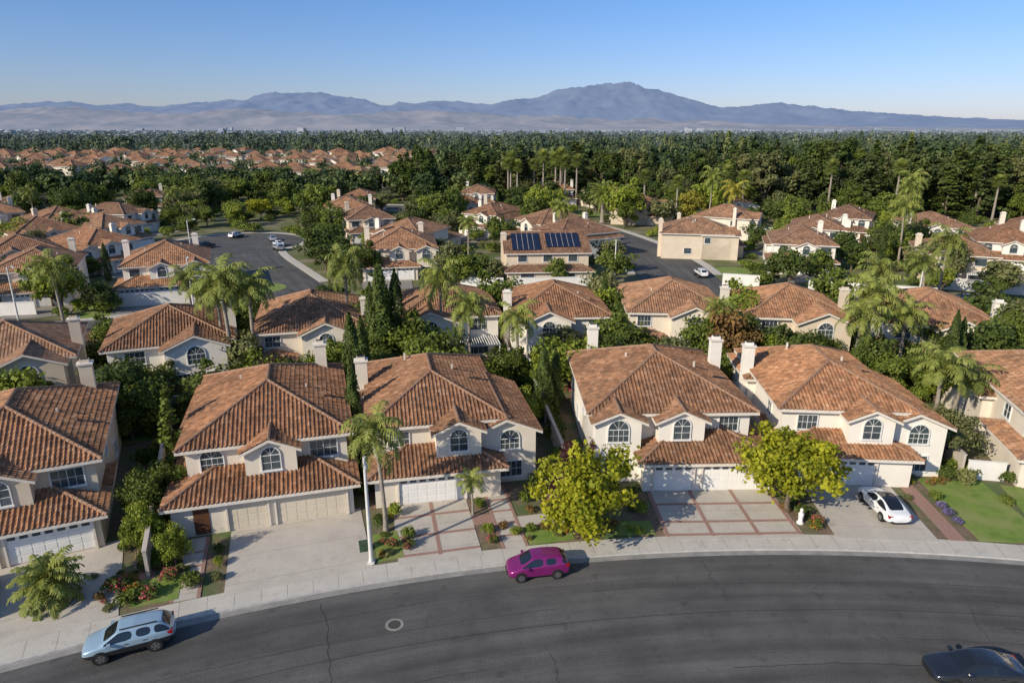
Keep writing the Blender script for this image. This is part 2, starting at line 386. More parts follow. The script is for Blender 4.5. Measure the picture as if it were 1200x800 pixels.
def house(pl,x,y,rot,stucco='stucco',detail=True,door='door',mir=False,name='stucco_house'):
    if mir: pl=mirror(pl)
    e=empty(name,(x,y,.1),rot)
    mats=[M[k] for k in HM]; mats[0]=M[stucco]
    mw,mr,mo=MB(),MB(),MB()
    ymx=0
    for w in pl['wings']:
        x0,x1,y0,y1,zt,kind,pitch=w[:7]; oh=w[7] if len(w)>7 else .55
        ymx=max(ymx,y1)
        mw.add([(x0,y0,-.3),(x1,y0,-.3),(x1,y1,-.3),(x0,y1,-.3),(x0,y0,zt),(x1,y0,zt),(x1,y1,zt),(x0,y1,zt)],[(0,1,5,4),(1,2,6,5),(2,3,7,6),(3,0,4,7)],IX['stucco'])
        roof(mr,mw,x0,x1,y0,y1,zt,kind,pitch,oh,detail)
    for w in pl['win']: window(mo,*w,bars=detail)
    for g in pl.get('gar',[]): garage(mo,g[0],g[1],g[2],2.1,IX[door])
    for d in pl.get('door',[]):
        a,n=AX['f']; mo.obox((d[0],d[1],.1),a,n,-.5,.5,0,2.1,-.02,.05,IX['wood']); mo.obox((d[0],d[1],.1),a,n,-.6,.6,2.1,2.25,-.02,.09,IX['frame'])
    mc=MB()
    for cx,cy,ch in pl.get('chim',[]):
        mc.box(cx-.5,cx+.5,cy-.38,cy+.38,0,ch,0)
        mc.box(cx-.6,cx+.6,cy-.48,cy+.48,ch,ch+.16,IX['trim'])
        mc.box(cx-.35,cx+.35,cy-.25,cy+.25,ch+.16,ch+.42,IX['stucco'])
        mc.box(cx-.28,cx+.28,cy-.18,cy+.18,ch+.42,ch+.45,IX['dark'])
    for vx,vy,vz in pl.get('vents',[]):
        mc.box(vx-.07,vx+.07,vy-.07,vy+.07,vz-.8,vz+.1,IX['trim'])
        mc.box(vx+1.0,vx+1.35,vy-1.2,vy-.85,vz-1.4,vz-.35,IX['cap'])
    for px0,px1,py0,py1,pz in pl.get('pat',[]):   # slatted patio cover
        for a_ in (px0,px1-.12): mc.box(a_,a_+.12,py0,py0+.12,0,pz,IX['frame'])
        mc.box(px0-.15,px1+.15,py0-.02,py0+.06,pz,pz+.2,IX['frame'])
        k=px0
        while k<px1: mc.box(k,k+.06,py0-.3,py1,pz+.2,pz+.34,IX['frame']); k+=.3
    for (sx0,sx1,sy0,sy1,zt,pt,yb) in pl.get('solar',[]):
        q=[(sx0,sy0),(sx1,sy0),(sx1,sy1),(sx0,sy1)]; zf=lambda b:zt+pt*(b-yb)
        mc.add([(a,b,zf(b)+.32) for a,b in q]+[(a,b,zf(b)+.22) for a,b in q],[(0,1,2,3),(0,4,5,1),(1,5,6,2),(2,6,7,3),(3,7,4,0)],IX['solar'])
        k=sx0+1.0
        while k<sx1-.3:
            mc.add([(k-.02,sy0,zf(sy0)+.33),(k+.02,sy0,zf(sy0)+.33),(k+.02,sy1,zf(sy1)+.33),(k-.02,sy1,zf(sy1)+.33)],[(0,1,2,3)],IX['trim']); k+=1.0
    mw.build('walls',mats,e); mr.build('roof',mats,e); mo.build('windows_and_doors',mats,e)
    if mc.v: mc.build('chimney',mats,e)
    c,s=math.cos(rot),math.sin(rot); yc=ymx/2
    if not detail and pl.get('gar'):
        md=MB(); md.box(-3.4 if not mir else -5.6,5.6 if not mir else 3.4,-7,-.03,-.2,-.02,0); dr=md.build('driveway_slab',[M['conc']],e)
        EXC.append((x+s*3.5,y-c*3.5,5.0))
    EXC.append((x-s*yc,y+c*yc,10.0))
    return e
PA=dict(wings=[(-5.6,5.5,2.7,17.5,5.5,'hip',.42),(-1.6,1.9,1.5,8,5.15,'gy',.45,.4),(-6.5,5.6,0,7,2.6,'hip',.36),(-6.4,-1.5,9,18,4.4,'hip',.4)],
  win=[('f',.15,1.5,3.6,1.25,1.75,True),('f',-3.9,2.7,3.5,1.5,1.7,True),('f',3.8,2.7,3.6,1.9,1.3,False),('r',5.5,8,3.4,1.2,1.2,False),('r',5.5,13,1.0,1.6,1.2,False),('l',-5.6,6,3.5,1.2,1.2,False),('l',-6.4,13,2.5,1.0,1.2,False)],
  gar=[(2.7,0,4.8),(-1.6,0,2.6)],chim=[(4.1,15.9,8.2)],door=[(-4.6,0.0)],vents=[(2.8,9,7.0),(-2.4,12,7.2)])
PB=dict(wings=[(-4.6,5.4,2.6,17,5.5,'hip',.42),(3.2,8.0,2.0,12,4.4,'gy',.42,.45),(.1,3.5,1.0,8,5.2,'gy',.45,.4),(-4.6,4.8,0,7,2.6,'hip',.36),(-5.2,-1,11,17.2,4.9,'hip',.42)],
  win=[('f',1.8,1.0,3.6,1.3,1.75,True),('f',5.9,2.0,2.9,1.5,1.6,True),('f',-2.6,2.6,3.6,1.5,1.2,False),('f',6.0,2.0,.5,1.7,1.3,False),('r',8.0,7,1.2,1.3,1.2,False),('l',-4.6,6,3.4,1.1,1.2,False),('l',-5.2,13,3.2,1.1,1.2,False),('l',-5.2,15,1.1,1.4,1.2,False)],
  gar=[(-.4,0,4.9)],chim=[(-5.3,11.8,7.6)],door=[(4.2,1.98)],vents=[(2.4,10,7.3),(-1.5,13,7.6)])
PC=dict(wings=[(-8.2,4.4,3.0,17.5,5.5,'hip',.42),(-8.2,-4.6,1.6,9,5.2,'gy',.42,.45),(-3.2,.4,1.7,8,5.15,'gy',.45,.4),(-4.6,5.4,0,7,2.6,'hip',.36)],
  win=[('f',-6.4,1.6,3.5,1.6,1.8,True),('f',-1.4,1.7,3.6,1.3,1.75,True),('f',2.7,3.0,3.7,1.5,1.2,False),('f',-6.4,1.6,.6,1.9,1.4,False),('r',4.4,9,3.4,1.2,1.2,False),('l',-8.2,8,3.4,1.2,1.2,False),('l',-8.2,12,1.1,1.5,1.2,False)],
  gar=[(2.4,0,4.9),(-2.3,0,3.0)],chim=[(4.7,13.5,8.0),(-6.2,17.9,8.0)],door=[(-4.55,2.8)],vents=[(1.4,9,7.4),(-4.2,11,7.6)])
PR1=dict(wings=[(-5.9,5.9,0,14,5.4,'hip',.42),(-4.2,1.0,-1.6,6,5.2,'gy',.45,.45),(-5.9,5.9,10,21,2.6,'hip',.36),(2.2,5.9,-2.6,2,2.6,'hip',.3)],
  win=[('f',-1.6,-1.6,3.4,1.5,1.8,True),('f',-3.1,-1.6,.7,1.5,1.6,False),('f',.0,-1.6,.7,1.3,1.6,False),('f',4.2,0,3.6,1.6,1.2,False),('f',4.2,-2.6,.3,2.4,1.9,False),('l',-5.9,4,3.4,1.2,1.2,False),('r',5.9,4,3.4,1.2,1.2,False),('l',-5.9,8,1.1,1.4,1.2,False)],
  chim=[(-6.2,3.6,7.6)],vents=[(2.8,5,7.1)],pat=[(-4.2,1,-4.4,-1.65,2.4)])
PR2=dict(wings=[(-5.9,5.9,0,12.5,5.4,'hip',.42),(-.5,5.4,-2.0,6,5.2,'gy',.42,.45),(-5.9,5.9,9,20,2.6,'hip',.36)],
  win=[('f',2.45,-2.0,3.4,1.7,1.9,True),('f',.9,-2,.6,1.5,1.8,False),('f',4.0,-2,.6,1.5,1.8,False),('f',-3.4,0,3.5,1.8,1.3,False),('f',-3.4,0,.4,2.4,2.0,False),('l',-5.9,5,3.6,1.2,1.2,False),('r',5.9,5,3.6,1.2,1.2,False)],
  chim=[(6.2,4.2,7.9)],vents=[(-2.8,4,6.8)],pat=[(-5.6,-1,-3.4,-.05,2.4)])
PS=dict(wings=[(-7.5,7.5,0,13,5.4,'gx',.42),(-7.5,7.5,-3.4,1,2.6,'hip',.3)],
  win=[('f',-4.6,0,3.7,1.6,1.2,False),('f',0,0,3.7,1.6,1.2,False),('f',4.6,0,3.7,1.6,1.2,False),('f',-4.0,-3.4,.4,2.4,1.9,False),('f',3.4,-3.4,.4,2.4,1.9,False),('r',7.5,6,3.4,1.3,1.3,False),('l',-7.5,6,3.4,1.3,1.3,False)],
  chim=[(-7.8,4,8.2)],solar=[(-6.4,-1.2,.4,5.6,5.4,.42,0),(.0,6.2,1.2,5.6,5.4,.42,0)])
R_=math.radians
row1=[(-26.8,112.0,PA,'stucco3','door',False,-25),(-18.4,110.6,PA,'stucco','doorcream',False,-16.2),(-12.3,110.6,PB,'stucco','door',False,-11.6),
      (-1.7,109.8,PC,'stucco2','door',False,-1.7),(4.3,110.9,PB,'stucco2','door',False,4.6),(14.4,112.2,PA,'stucco','door',False,14.2),(22.5,112,PC,'stucco2','door',True,22.5),(-35.5,112,PC,'stucco','door',False,-35)]
for th,R,pl,st,dr,mi,rt in row1:
    x,y=PL(th,R); house(pl,x,y,R_(-rt),st,True,dr,mi)
row2=[(-35,142,PR1,'stucco',0),(-28.4,141.5,PR2,'stucco3',0),(-22.4,141.5,PR2,'stucco2',0),(-16.6,142,PR1,'stucco',1),(-10.2,144,PR2,'stucco2',1),(-4.9,142,PR1,'stucco2',0),(1.0,143.5,PR1,'stucco',1),(6.6,142,PR2,'stucco3',0),(12.9,141,PR1,'stucco2',1),(19.3,141,PR2,'stucco2',0),(25.5,141,PR1,'stucco',0)]
for th,R,pl,st,mi in row2:
    x,y=PL(th,R); house(pl,x,y,R_(-th+random.uniform(-2.5,2.5)),st,abs(th)<24,'door',bool(mi))
far=[(-75,104,24,PA,0),(-58,108,22,PC,1),(-88,122,40,PR1,0),(-76,133,60,PB,1),(-97,148,50,PC,0),(-87,157,70,PA,0),(-110,172,60,PR2,1),(-98,184,80,PB,0),
 (-22,124,10,PC,1),(-25,146,-20,PR1,0),(-34,168,20,PA,1),(-44,190,10,PC,0),(-14,200,0,PR2,0),(-10,178,-30,PB,0),(6.5,123,4,PS,0),(5,146,-60,PA,1),(4,166,-60,PR1,1),
 (56,129,-16,PA,0),(51,152,80,PC,0),(68,150,-20,PB,1),(62,176,60,PR1,0),(82,170,-30,PA,1),(47,203,80,PC,1),(66,206,0,PB,0),(36,240,20,PR1,1),(18,252,0,PC,0),
 (80,121,-22,PR2,1),(97,131,-24,PA,0),(114,146,-20,PC,1),(98,156,-10,PR1,0),(128,134,-30,PB,0),(138,160,-30,PA,1),(-114,122,40,PA,0),(-130,150,45,PC,1),(-100,108,30,PB,0),(112,116,-25,PA,0),(-134,180,40,PA,0),(-12,236,0,PA,1),(-50,222,0,PR1,0),(-150,210,30,PB,0),(-120,225,20,PA,0)]
for i,(x,y,r,pl,mi) in enumerate(far):
    st=['stucco','stucco2','stucco3','stucco2'][i%4]
    e=house(pl,x,y,R_(r),st,False,'door',bool(mi))
# ------------------------------------------------------------------ ribbons (streets)
def ribbon(name,pts,o0,o1,z,thick,mat,closed=False):
    mb=MB(); P=[Vector((p[0],p[1],0)) for p in pts]; n=len(P); s=0; prev=None
    vs=[];uv=[]
    for i,p in enumerate(P):
        t=(P[min(i+1,n-1)]-P[max(i-1,0)]).normalized(); nn=Vector((-t.y,t.x,0))
        if prev is not None: s+=(p-prev).length
        prev=p
        a=p+nn*o0; b=p+nn*o1
        for q,o in ((a,o0),(b,o1)):
            vs.append((q.x,q.y,z)); uv.append((s,o))
        for q,o in ((a,o0),(b,o1)):
            vs.append((q.x,q.y,z-thick)); uv.append((s,o))
    fs=[]
    for i in range(n-1):
        k=i*4; 
        fs.append((k,k+4,k+5,k+1) if o1>o0 else (k,k+1,k+5,k+4))
        if thick>0:
            fs.append((k,k+2,k+6,k+4)); fs.append((k+1,k+5,k+7,k+3))
    if thick>0:
        fs.append((0,1,3,2)); k=(n-1)*4; fs.append((k,k+2,k+3,k+1))
    mb.add(vs,fs,0,uv)
    return mb.build(name,[mat])
def arc(R,t0,t1,n=120): return [PL(t0+(t1-t0)*i/n,R) for i in range(n+1)]
ribbon('road',arc(96,-50,45),-6.3,5.5,.004,0,M['asphalt'])
ribbon('gutter',arc(102,-50,45),-.5,0,.012,0,M['gutter'])
ribbon('kerb',arc(102,-50,45),0,.16,.125,.13,M['kerb'])
ribbon('sidewalk',arc(102,-50,45),.16,1.75,.12,.13,M['walk'])
ribbon('kerb',arc(89.7,-50,45),-.16,0,.125,.13,M['kerb'])
ribbon('sidewalk',arc(89.7,-50,45),-1.75,-.16,.12,.13,M['walk'])
ribbon('garden_ground',arc(120,-50,45),-16.25,45.8,.1,.1,M['mulch'])
ribbon('road',arc(173,-50,45),-5,5,.006,0,M['asphalt'])
ribbon('sidewalk',arc(168,-50,45),-1.6,0,.12,.13,M['walk'])
for a,b in ((-50,-21.2),(-15.0,1.0),(7.0,45)): ribbon('sidewalk',arc(178,a,b,40),0,1.6,.12,.13,M['walk'])
def spline(pts,n=12):
    out=[]
    P=[Vector((p[0],p[1],0)) for p in pts]; P=[2*P[0]-P[1]]+P+[2*P[-1]-P[-2]]
    for i in range(1,len(P)-2):
        for k in range(n):
            t=k/n; a,b,c,d=P[i-1:i+3]
            out.append(.5*((2*b)+(-a+c)*t+(2*a-5*b+4*c-d)*t*t+(-a+3*b-3*c+d)*t**3))
    out.append(P[-2]); return [(q.x,q.y) for q in out]
s1=spline([(-35,101),(-38,111),(-47,127),(-58,146),(-66,164)])
s2=spline([(31,108),(31,120),(31.5,140),(29,161),(22,188),(12,210),(-2,227),(-22,240),(-60,250)])
for S,w in ((s1,8.0),(s2,7.5)):
    ribbon('road',S,-w,w,.010,0,M['asphalt'])
    Q=S[18:]
    ribbon('sidewalk',Q,w,w+1.7,.12,.12,M['walk']); ribbon('sidewalk',Q,-w-1.7,-w,.12,.12,M['walk'])
def disc(name,x,y,r,z,mat,n=40):
    mb=MB(); mb.add([(x+r*math.cos(2*math.pi*i/n),y+r*math.sin(2*math.pi*i/n),z) for i in range(n)],[list(range(n))],0,[(x+r*math.cos(2*math.pi*i/n),y+r*math.sin(2*math.pi*i/n)) for i in range(n)])
    return mb.build(name,[mat])
disc('road',-68,168,16,.014,M['asphalt'])
disc('sidewalk',-68,168,18,.008,M['walk'])
for S in (s1,s2): 
    for p in S[::3]: EXC.append((p[0],p[1]-2,12.0))
EXC.append((-68,166,20))
def crack(th0,th1,R,amp,w=.05,seed=0):
    r=random.Random(seed); pts=[]; n=90; off=0
    for i in range(n+1):
        off+=r.uniform(-amp,amp); pts.append(PL(th0+(th1-th0)*i/n,R+off))
    ribbon('tar_seam',pts,-w/2,w/2,.009,0,M['tar'])
crack(-30,30,96.2,.02,.04,1); crack(-8,14,98.6,.03,.03,2); crack(-28,-12,93.2,.03,.03,3); crack(2,20,93.9,.04,.03,4); crack(-20,-5,99.4,.03,.025,5); crack(6,24,97.4,.05,.03,6)
crack(6,26,95.1,.05,.07,7); crack(9,22,99.3,.04,.06,8); crack(-26,-9,97.7,.04,.03,9); crack(-4,8,91.8,.04,.04,10)
def cross(th,R0,R1,seed):
    r=random.Random(seed); pts=[]; o=0
    for i in range(30):
        o+=r.uniform(-.12,.12); pts.append(PL(th,R0+(R1-R0)*i/29,o))
    ribbon('tar_seam',pts,-.012,.012,.0125,0,M['tar'])
for i,(t,a,b) in enumerate([(-17,91,101),(-3,97,101),(5,90,97),(10,93,101),(-10,90,94),(15,92,100)]): cross(t,a,b,i+20)
mx,my=PL(-14.6,98.0)
disc('manhole_cover',mx,my,.36,.018,M['iron']); disc('manhole_collar',mx,my,.52,.014,M['gutter'])
# ------------------------------------------------------------------ driveways, paths, lawns in house frames
def quadpatch(name,th,R,x0,x1,y0,y1,z,mat,thick=.03):
    mb=MB(); t=R_(th)
    P=lambda x,y:(PL(th,R+y,x)+(z,))
    a=[P(x0,y0),P(x1,y0),P(x1,y1),P(x0,y1)]; b=[(q[0],q[1],z-thick) for q in a]
    mb.add(a+b,[(0,1,2,3),(0,4,5,1),(1,5,6,2),(2,6,7,3),(3,7,4,0)],0,[(y0,x0),(y0,x1),(y1,x1),(y1,x0)]*2)
    return mb.build(name,[mat])
def strips(th,R,xs,ys,x0,x1,y0,y1,w=.28):
    for x in xs: quadpatch('brick_band',th,R,x-w/2,x+w/2,y0,y1,.146,M['brick'],.02)
    for y in ys: quadpatch('brick_band',th,R,x0,x1,y-w/2,y+w/2,.142,M['brick'],.02)
quadpatch('driveway',-18.0,110.3,-3.6,5.3,-7.0,.6,.135,M['conc'])
quadpatch('driveway',-12.4,110.6,-3.2,2.3,-7.4,.4,.135,M['conc']); strips(-12.4,110.6,[-.4],[-1.7,-4.2,-6.4],-3.2,2.3,-6.7,.1)
quadpatch('driveway',-1.7,109.8,-4.3,5.3,-6.6,.2,.135,M['conc']); strips(-1.7,109.8,[-4.15,-1.0,2.2,5.1],[-2.0,-4.4,-6.0],-4.3,5.3,-6.2,.1)
quadpatch('driveway',4.3,110.9,-3.4,3.4,-7.6,.2,.135,M['conc'])
quadpatch('driveway',-26.6,112,-2.4,6.3,-8.4,.2,.135,M['conc'])
quadpatch('driveway',14.4,112.2,-2.4,6.3,-8.6,.2,.135,M['conc'])
quadpatch('brick_path',-18.3,110.3,-5.9,-4.6,-6.6,.2,.13,M['conc']); strips(-18.3,110.3,[-6.0,-4.5],[-1.6,-3.2,-4.8],-6.0,-4.5,-6.6,.1,.22)
quadpatch('brick_path',-12.4,110.3,3.9,5.3,-6.9,2.0,.13,M['conc']); strips(-12.4,110.3,[3.8,5.4],[-5.2,-3.6,-2.,-.4],3.8,5.4,-6.7,1.8,.22)
quadpatch('brick_path',-12.4,110.3,5.4,9.0,-4.4,-3.0,.13,M['conc'])
quadpatch('brick_path',-12.4,110.3,2.3,3.9,-3.4,-2.2,.133,M['brick'])
quadpatch('brick_path',4.3,110.9,4.2,5.3,-7.3,1.9,.13,M['brick'])
quadpatch('brick_path',14.2,112.2,-5.6,-3.9,-8.5,1,.13,M['brick'])
quadpatch('brick_path',-26.6,112.,-5.3,-3.9,-8.2,.2,.13,M['conc'])
quadpatch('brick_path',-26.6,112.,7.0,8.2,-8.0,2.2,.13,M['brick'])
quadpatch('lawn',4.3,110.9,6.2,11.0,-7.2,1.4,.15,M['lawn'],.05)
quadpatch('lawn',14.2,112.2,-3.7,-2.5,-8.4,0,.15,M['lawn'],.05)
quadpatch('lawn',14.2,112.2,-7.2,-5.8,-8.4,0,.15,M['lawn'],.05)
quadpatch('lawn',-18,110.3,5.7,7.4,-6.4,-3.2,.15,M['lawn'],.05)
quadpatch('lawn',-12.4,110.3,5.6,8.8,-6.6,-4.6,.15,M['lawn'],.05)
quadpatch('lawn',-18,110.3,-8.8,-6.2,-6.4,-3.8,.15,M['lawn'],.05)
quadpatch('lawn',-1.9,109.8,-7.6,-4.6,-5.9,-4.2,.15,M['lawn'],.05)
for th,a,b in ((-26,-8,8),(-20,-4,4),(8,-5,5),(15,-6,6)): quadpatch('lawn',th,134,a,b,-5,0,.14,M['lawn'],.05)
for x,y,r in ((-62,101,4),(44,120,5),(70,116,5),(24,226,7),(-6,113,4),(92,118,6),(40,168,4),(16,131,4),(-44,118,4),(-34,150,5),(44,132,5),(-50,180,6)): disc('lawn',x,y,r,.03,M['lawn'],14)
# ------------------------------------------------------------------ walls and fences
def wall(name,p,q,h,w,mat,z0=0,cap=True):
    p=Vector((*p,z0));q=Vector((*q,z0));d=(q-p);Ln=d.length;d.normalize();n=Vector((-d.y,d.x,0))
    mb=MB()
    mb.obox(p,d,n,0,Ln,0,h,-w/2,w/2,0)
    if cap: mb.obox(p,d,n,-.03,Ln+.03,h,h+.07,-w/2-.04,w/2+.04,0)
    return mb.build(name,[mat])
for th,a in ((-31,113.5),(-22.4,107),(-15.25,116),(-6.9,113.5),(1.3,118),(9.3,113.5),(18.4,113.5)):
    wall('garden_wall',PL(th,a),PL(th,134.4),1.9,.2,M['block'],.1)
for i in range(24):
    t0=-34+i*2.4; wall('garden_wall',PL(t0,134.5),PL(t0+2.36,134.5),1.9,.2,M['block'],.1)
for th in (-31.8,-25.4,-19.5,-13.4,-7.5,-1.9,3.8,9.8,16.2): wall('garden_wall',PL(th,134.8),PL(th,150),1.9,.2,M['block'],.1)
wall('white_gate',PL(9.4,113.2),PL(10.8,113.2),1.6,.08,M['whitewall'],.1)
for p,q in (((-9,117.5),(-1.5,117)),((0,117),(14,118)),((51,115),(70,109)),((-66,103),(-50,108)),((38,121),(44,119)),((74,118),(88,112)),((-100,105),(-88,100)),((-98,96),(-72,100))):
    wall('white_boundary_wall',p,q,2.0,.22,M['whitewall'])
# ------------------------------------------------------------------ foliage arrays
class FA:
    def __init__(s): s.V=[];s.F=[];s.M=[];s.T=[];s.n=0
    def add(s,V,F,m,T):
        s.V.append(V);s.F.append(F+s.n);s.M.append(np.full(len(F),m));s.T.append(T);s.n+=len(V)
    def arrays(s): return np.concatenate(s.V),np.concatenate(s.F),np.concatenate(s.M),np.concatenate(s.T)
def fa_mesh(name,V,F,Mi,T,mats):
    me=D.meshes.new(name); nV,nF=len(V),len(F)
    me.vertices.add(nV); me.vertices.foreach_set('co',V.astype(np.float32).ravel())
    me.loops.add(nF*4); me.loops.foreach_set('vertex_index',F.astype(np.int32).ravel())
    me.polygons.add(nF); me.polygons.foreach_set('loop_start',np.arange(nF,dtype=np.int32)*4)
    try: me.polygons.foreach_set('loop_total',np.full(nF,4,dtype=np.int32))
    except Exception: pass
    for m in mats: me.materials.append(m)
    me.polygons.foreach_set('material_index',Mi.astype(np.int32))
    a=me.attributes.new('tint','FLOAT','POINT'); a.data.foreach_set('value',T.astype(np.float32))
    me.update(calc_edges=True); me.validate(); return me
def unit(v): return v/np.maximum(np.linalg.norm(v,axis=-1,keepdims=True),1e-9)
def leaves(C,Nm,size,rnd,asp=1.0):
    n=len(C); r=rnd.normal(size=(n,3)); a=unit(np.cross(Nm,r)); b=np.cross(Nm,a)
    s=size*(.6+.8*rnd.random((n,1)))
    a=a*s*asp;b=b*s
    V=np.stack([C-a*.5-b*.5*.4,C+a*.1-b*.5,C+a*.5+b*.4*.5,C-a*.1+b*.5],1).reshape(-1,3)
    F=np.arange(4*n).reshape(-1,4); return V,F
def tube(pts,rad,k=7):
    pts=np.array(pts,float); V=[]
    for i,p in enumerate(pts):
        t=unit(pts[min(i+1,len(pts)-1)]-pts[max(i-1,0)]); ref=np.array([0,1,0]) if abs(t[1])<.9 else np.array([1,0,0])
        s=unit(np.cross(t,ref)); u=np.cross(s,t)
        for j in range(k):
            a=2*math.pi*j/k; V.append(p+rad[i]*(s*math.cos(a)+u*math.sin(a)))
    F=[]
    for i in range(len(pts)-1):
        for j in range(k): F.append((i*k+j,i*k+(j+1)%k,(i+1)*k+(j+1)%k,(i+1)*k+j))
    return np.array(V),np.array(F)
def broadleaf(seed,H,rx,trunk,ncl,nl,ls,rz=None,low=.0,spread=.3,loose=0):
    r=np.random.default_rng(seed); fa=FA(); rz=rz or (H-trunk)/2
    cz=H-rz
    dirs=unit(r.normal(size=(ncl,3))+np.array([0,0,.15])); rr=(.35+.55*r.random((ncl,1))**.6)
    lump=1+.25*np.sin(dirs[:,:1]*5+seed)+.2*np.sin(dirs[:,1:2]*7+seed*2)
    C=dirs*rr*lump*np.array([rx,rx,rz])+np.array([0,0,cz])
    cr=rx*spread*(.5+.9*r.random(ncl))
    for c,q in zip(C,cr):
        d=unit(r.normal(size=(nl,3))); rad=q*(.5+.55*r.random((nl,1))+loose*r.random((nl,1))**4)
        P=c+d*rad*np.array([1,1,.75]); out=unit(P-np.array([0,0,cz-rz*.3]))
        nm=unit(d*.6+out*.5+r.normal(size=(nl,3))*.6)
        V,F=leaves(P,nm,ls,r); t=np.clip(.15+.6*r.random()+.5*(r.random(nl)-.5),0,1)
        fa.add(V,F,1,np.repeat(t,4))
    V,F=tube([(0,0,-.1),(.05,.03,trunk*.5),(0,.06,trunk),(0.1,0,cz)],[rx*.075,rx*.06,rx*.05,rx*.02]); fa.add(V,F,0,np.zeros(len(V)))
    for i in range(0,ncl,max(1,ncl//9)):
        c=C[i]; s=np.array([0,.03,trunk*(.75+.3*r.random())]); m=(s+c)/2+np.array([0,0,-.1*rz])
        V,F=tube([s,m,c],[rx*.035,rx*.025,rx*.008],5); fa.add(V,F,0,np.zeros(len(V)))
    return fa.arrays()
def shrub(seed,r0,h,n,ls):
    r=np.random.default_rng(seed); fa=FA(); ncl=14
    for i in range(ncl):
        a=r.random()*6.28; q=r0*.62*math.sqrt(r.random()); c=np.array([q*math.cos(a),q*math.sin(a),h*(.3+.35*r.random())])
        d=unit(r.normal(size=(n,3))); d[:,2]=np.abs(d[:,2])*1.2-.35
        P=c+d*np.array([r0*.42,r0*.42,h*.4])*(.8+.35*r.random((n,1))); P[:,2]=np.maximum(P[:,2],.03)
        V,F=leaves(P,unit(d+r.normal(size=(n,3))*.5),ls,r); fa.add(V,F,1,np.repeat(np.clip(.2+.6*r.random()+.6*(r.random(n)-.5),0,1),4))
    V,F=tube([(0,0,-.05),(0,0,h*.5)],[.06,.03],5); fa.add(V,F,0,np.zeros(len(V)))
    return fa.arrays()
def palm(seed,H,nf,L,droop=1.0,trunkr=.17,ll=.55,lw=.07,bend=.4,up=1.25):
    r=np.random.default_rng(seed); fa=FA(); bx,by=(r.random(2)-.5)*bend*2
    n=9; pts=[(bx*(i/n)**2,by*(i/n)**2,H*i/n-.1*(i==0)) for i in range(n+1)]
    V,F=tube(pts,[trunkr*(1.5 if i==0 else 1.05-.3*i/n+.03*(i%2)) for i in range(n+1)],9); fa.add(V,F,0,np.zeros(len(V)))
    top=np.array(pts[-1])
    V,F=tube([top-[0,0,.1],top+[0,0,.35],top+[0,0,.9]],[trunkr*.9,trunkr*.85,.05],7); fa.add(V,F,1,np.full(len(V),.8))
    for i in range(nf):
        az=i*2.39996+r.random()*.3; e=up-(up+.35)*(i/nf)**.9; l=L*(.8+.3*r.random()); age=i/nf
        h=np.array([math.cos(az),math.sin(az),0]); side=np.array([-math.sin(az),math.cos(az),0])
        m=15; p=top+np.array([0,0,.45*(1-age)]); ang=e; P=[p.copy()]
        for k in range(m):
            p=p+(h*math.cos(ang)+np.array([0,0,math.sin(ang)]))*l/m; ang-=(.05+.16*(k/m))*droop; P.append(p.copy())
        P=np.array(P); V,F=tube(P,[.03*(1-k/(m+1))+.006 for k in range(m+1)],3); fa.add(V,F,1,np.full(len(V),.6))
        T=.85-.5*age+.2*r.random()
        for sgn in (-1,1):
            ks=np.linspace(1.5,m,26); i0=np.clip(ks.astype(int),0,m-1); fr=(ks-i0)[:,None]
            base=P[i0]*(1-fr)+P[i0+1]*fr; tan=unit(P[i0+1]-P[i0])
            ln=ll*np.sin(np.clip(ks/m,0,1)*2.6+.35)[:,None]*(.85+.3*r.random((26,1)))+.08
            d=unit(side*sgn*.9+tan*.45+np.array([0,0,-.25])+r.normal(size=(26,3))*.18)
            mid=base+d*ln*.55; d2=unit(d+np.array([0,0,-.75*droop])); tip=mid+d2*ln*.5
            w=tan*lw
            V=np.stack([base-w*.5,base+w*.5,mid+w*.5,mid-w*.5,mid-w*.5,mid+w*.5,tip+w*.1,tip-w*.1],1).reshape(-1,3)
            F=np.arange(len(V)).reshape(-1,4); fa.add(V,F,1,np.clip(np.full(len(V),T)+np.repeat(r.random(26)-.5,8)*.3,0,1))
    return fa.arrays()
def fanpalm(seed,H,nf,L):
    r=np.random.default_rng(seed); fa=FA(); n=9
    V,F=tube([(0,0,H*i/n) for i in range(n+1)],[.28-.012*i for i in range(n+1)],8); fa.add(V,F,0,np.zeros(len(V)))
    top=np.array([0,0,H])
    for i in range(nf):
        az=i*2.4+r.random()*.4; e=1.3-2.2*(i/nf); d=np.array([math.cos(az)*math.cos(e),math.sin(az)*math.cos(e),math.sin(e)])
        side=np.array([-math.sin(az),math.cos(az),0]); upv=np.cross(side,d)*-1
        c=top+d*L*.45; V,F=tube([top,c],[.03,.02],3); fa.add(V,F,1,np.full(len(V),.4))
        a=np.linspace(-1.9,1.9,17)[:,None]; dd=d*np.cos(a)+side*np.sin(a); ln=L*.62*(.8+.2*np.cos(a)); w=np.cross(dd,upv)*.06
        mid=c+dd*ln*.6; tip=c+dd*ln+np.array([0,0,-.25])*L*.4
        V=np.stack([c-w*.3,c+w*.3,mid+w,mid-w,mid-w,mid+w,tip+w*.2,tip-w*.2],1).reshape(-1,3)
        fa.add(V,np.arange(len(V)).reshape(-1,4),1,np.clip(np.full(len(V),.8-.7*i/nf)+(r.random()-.5)*.2,0,1))
    return fa.arrays()
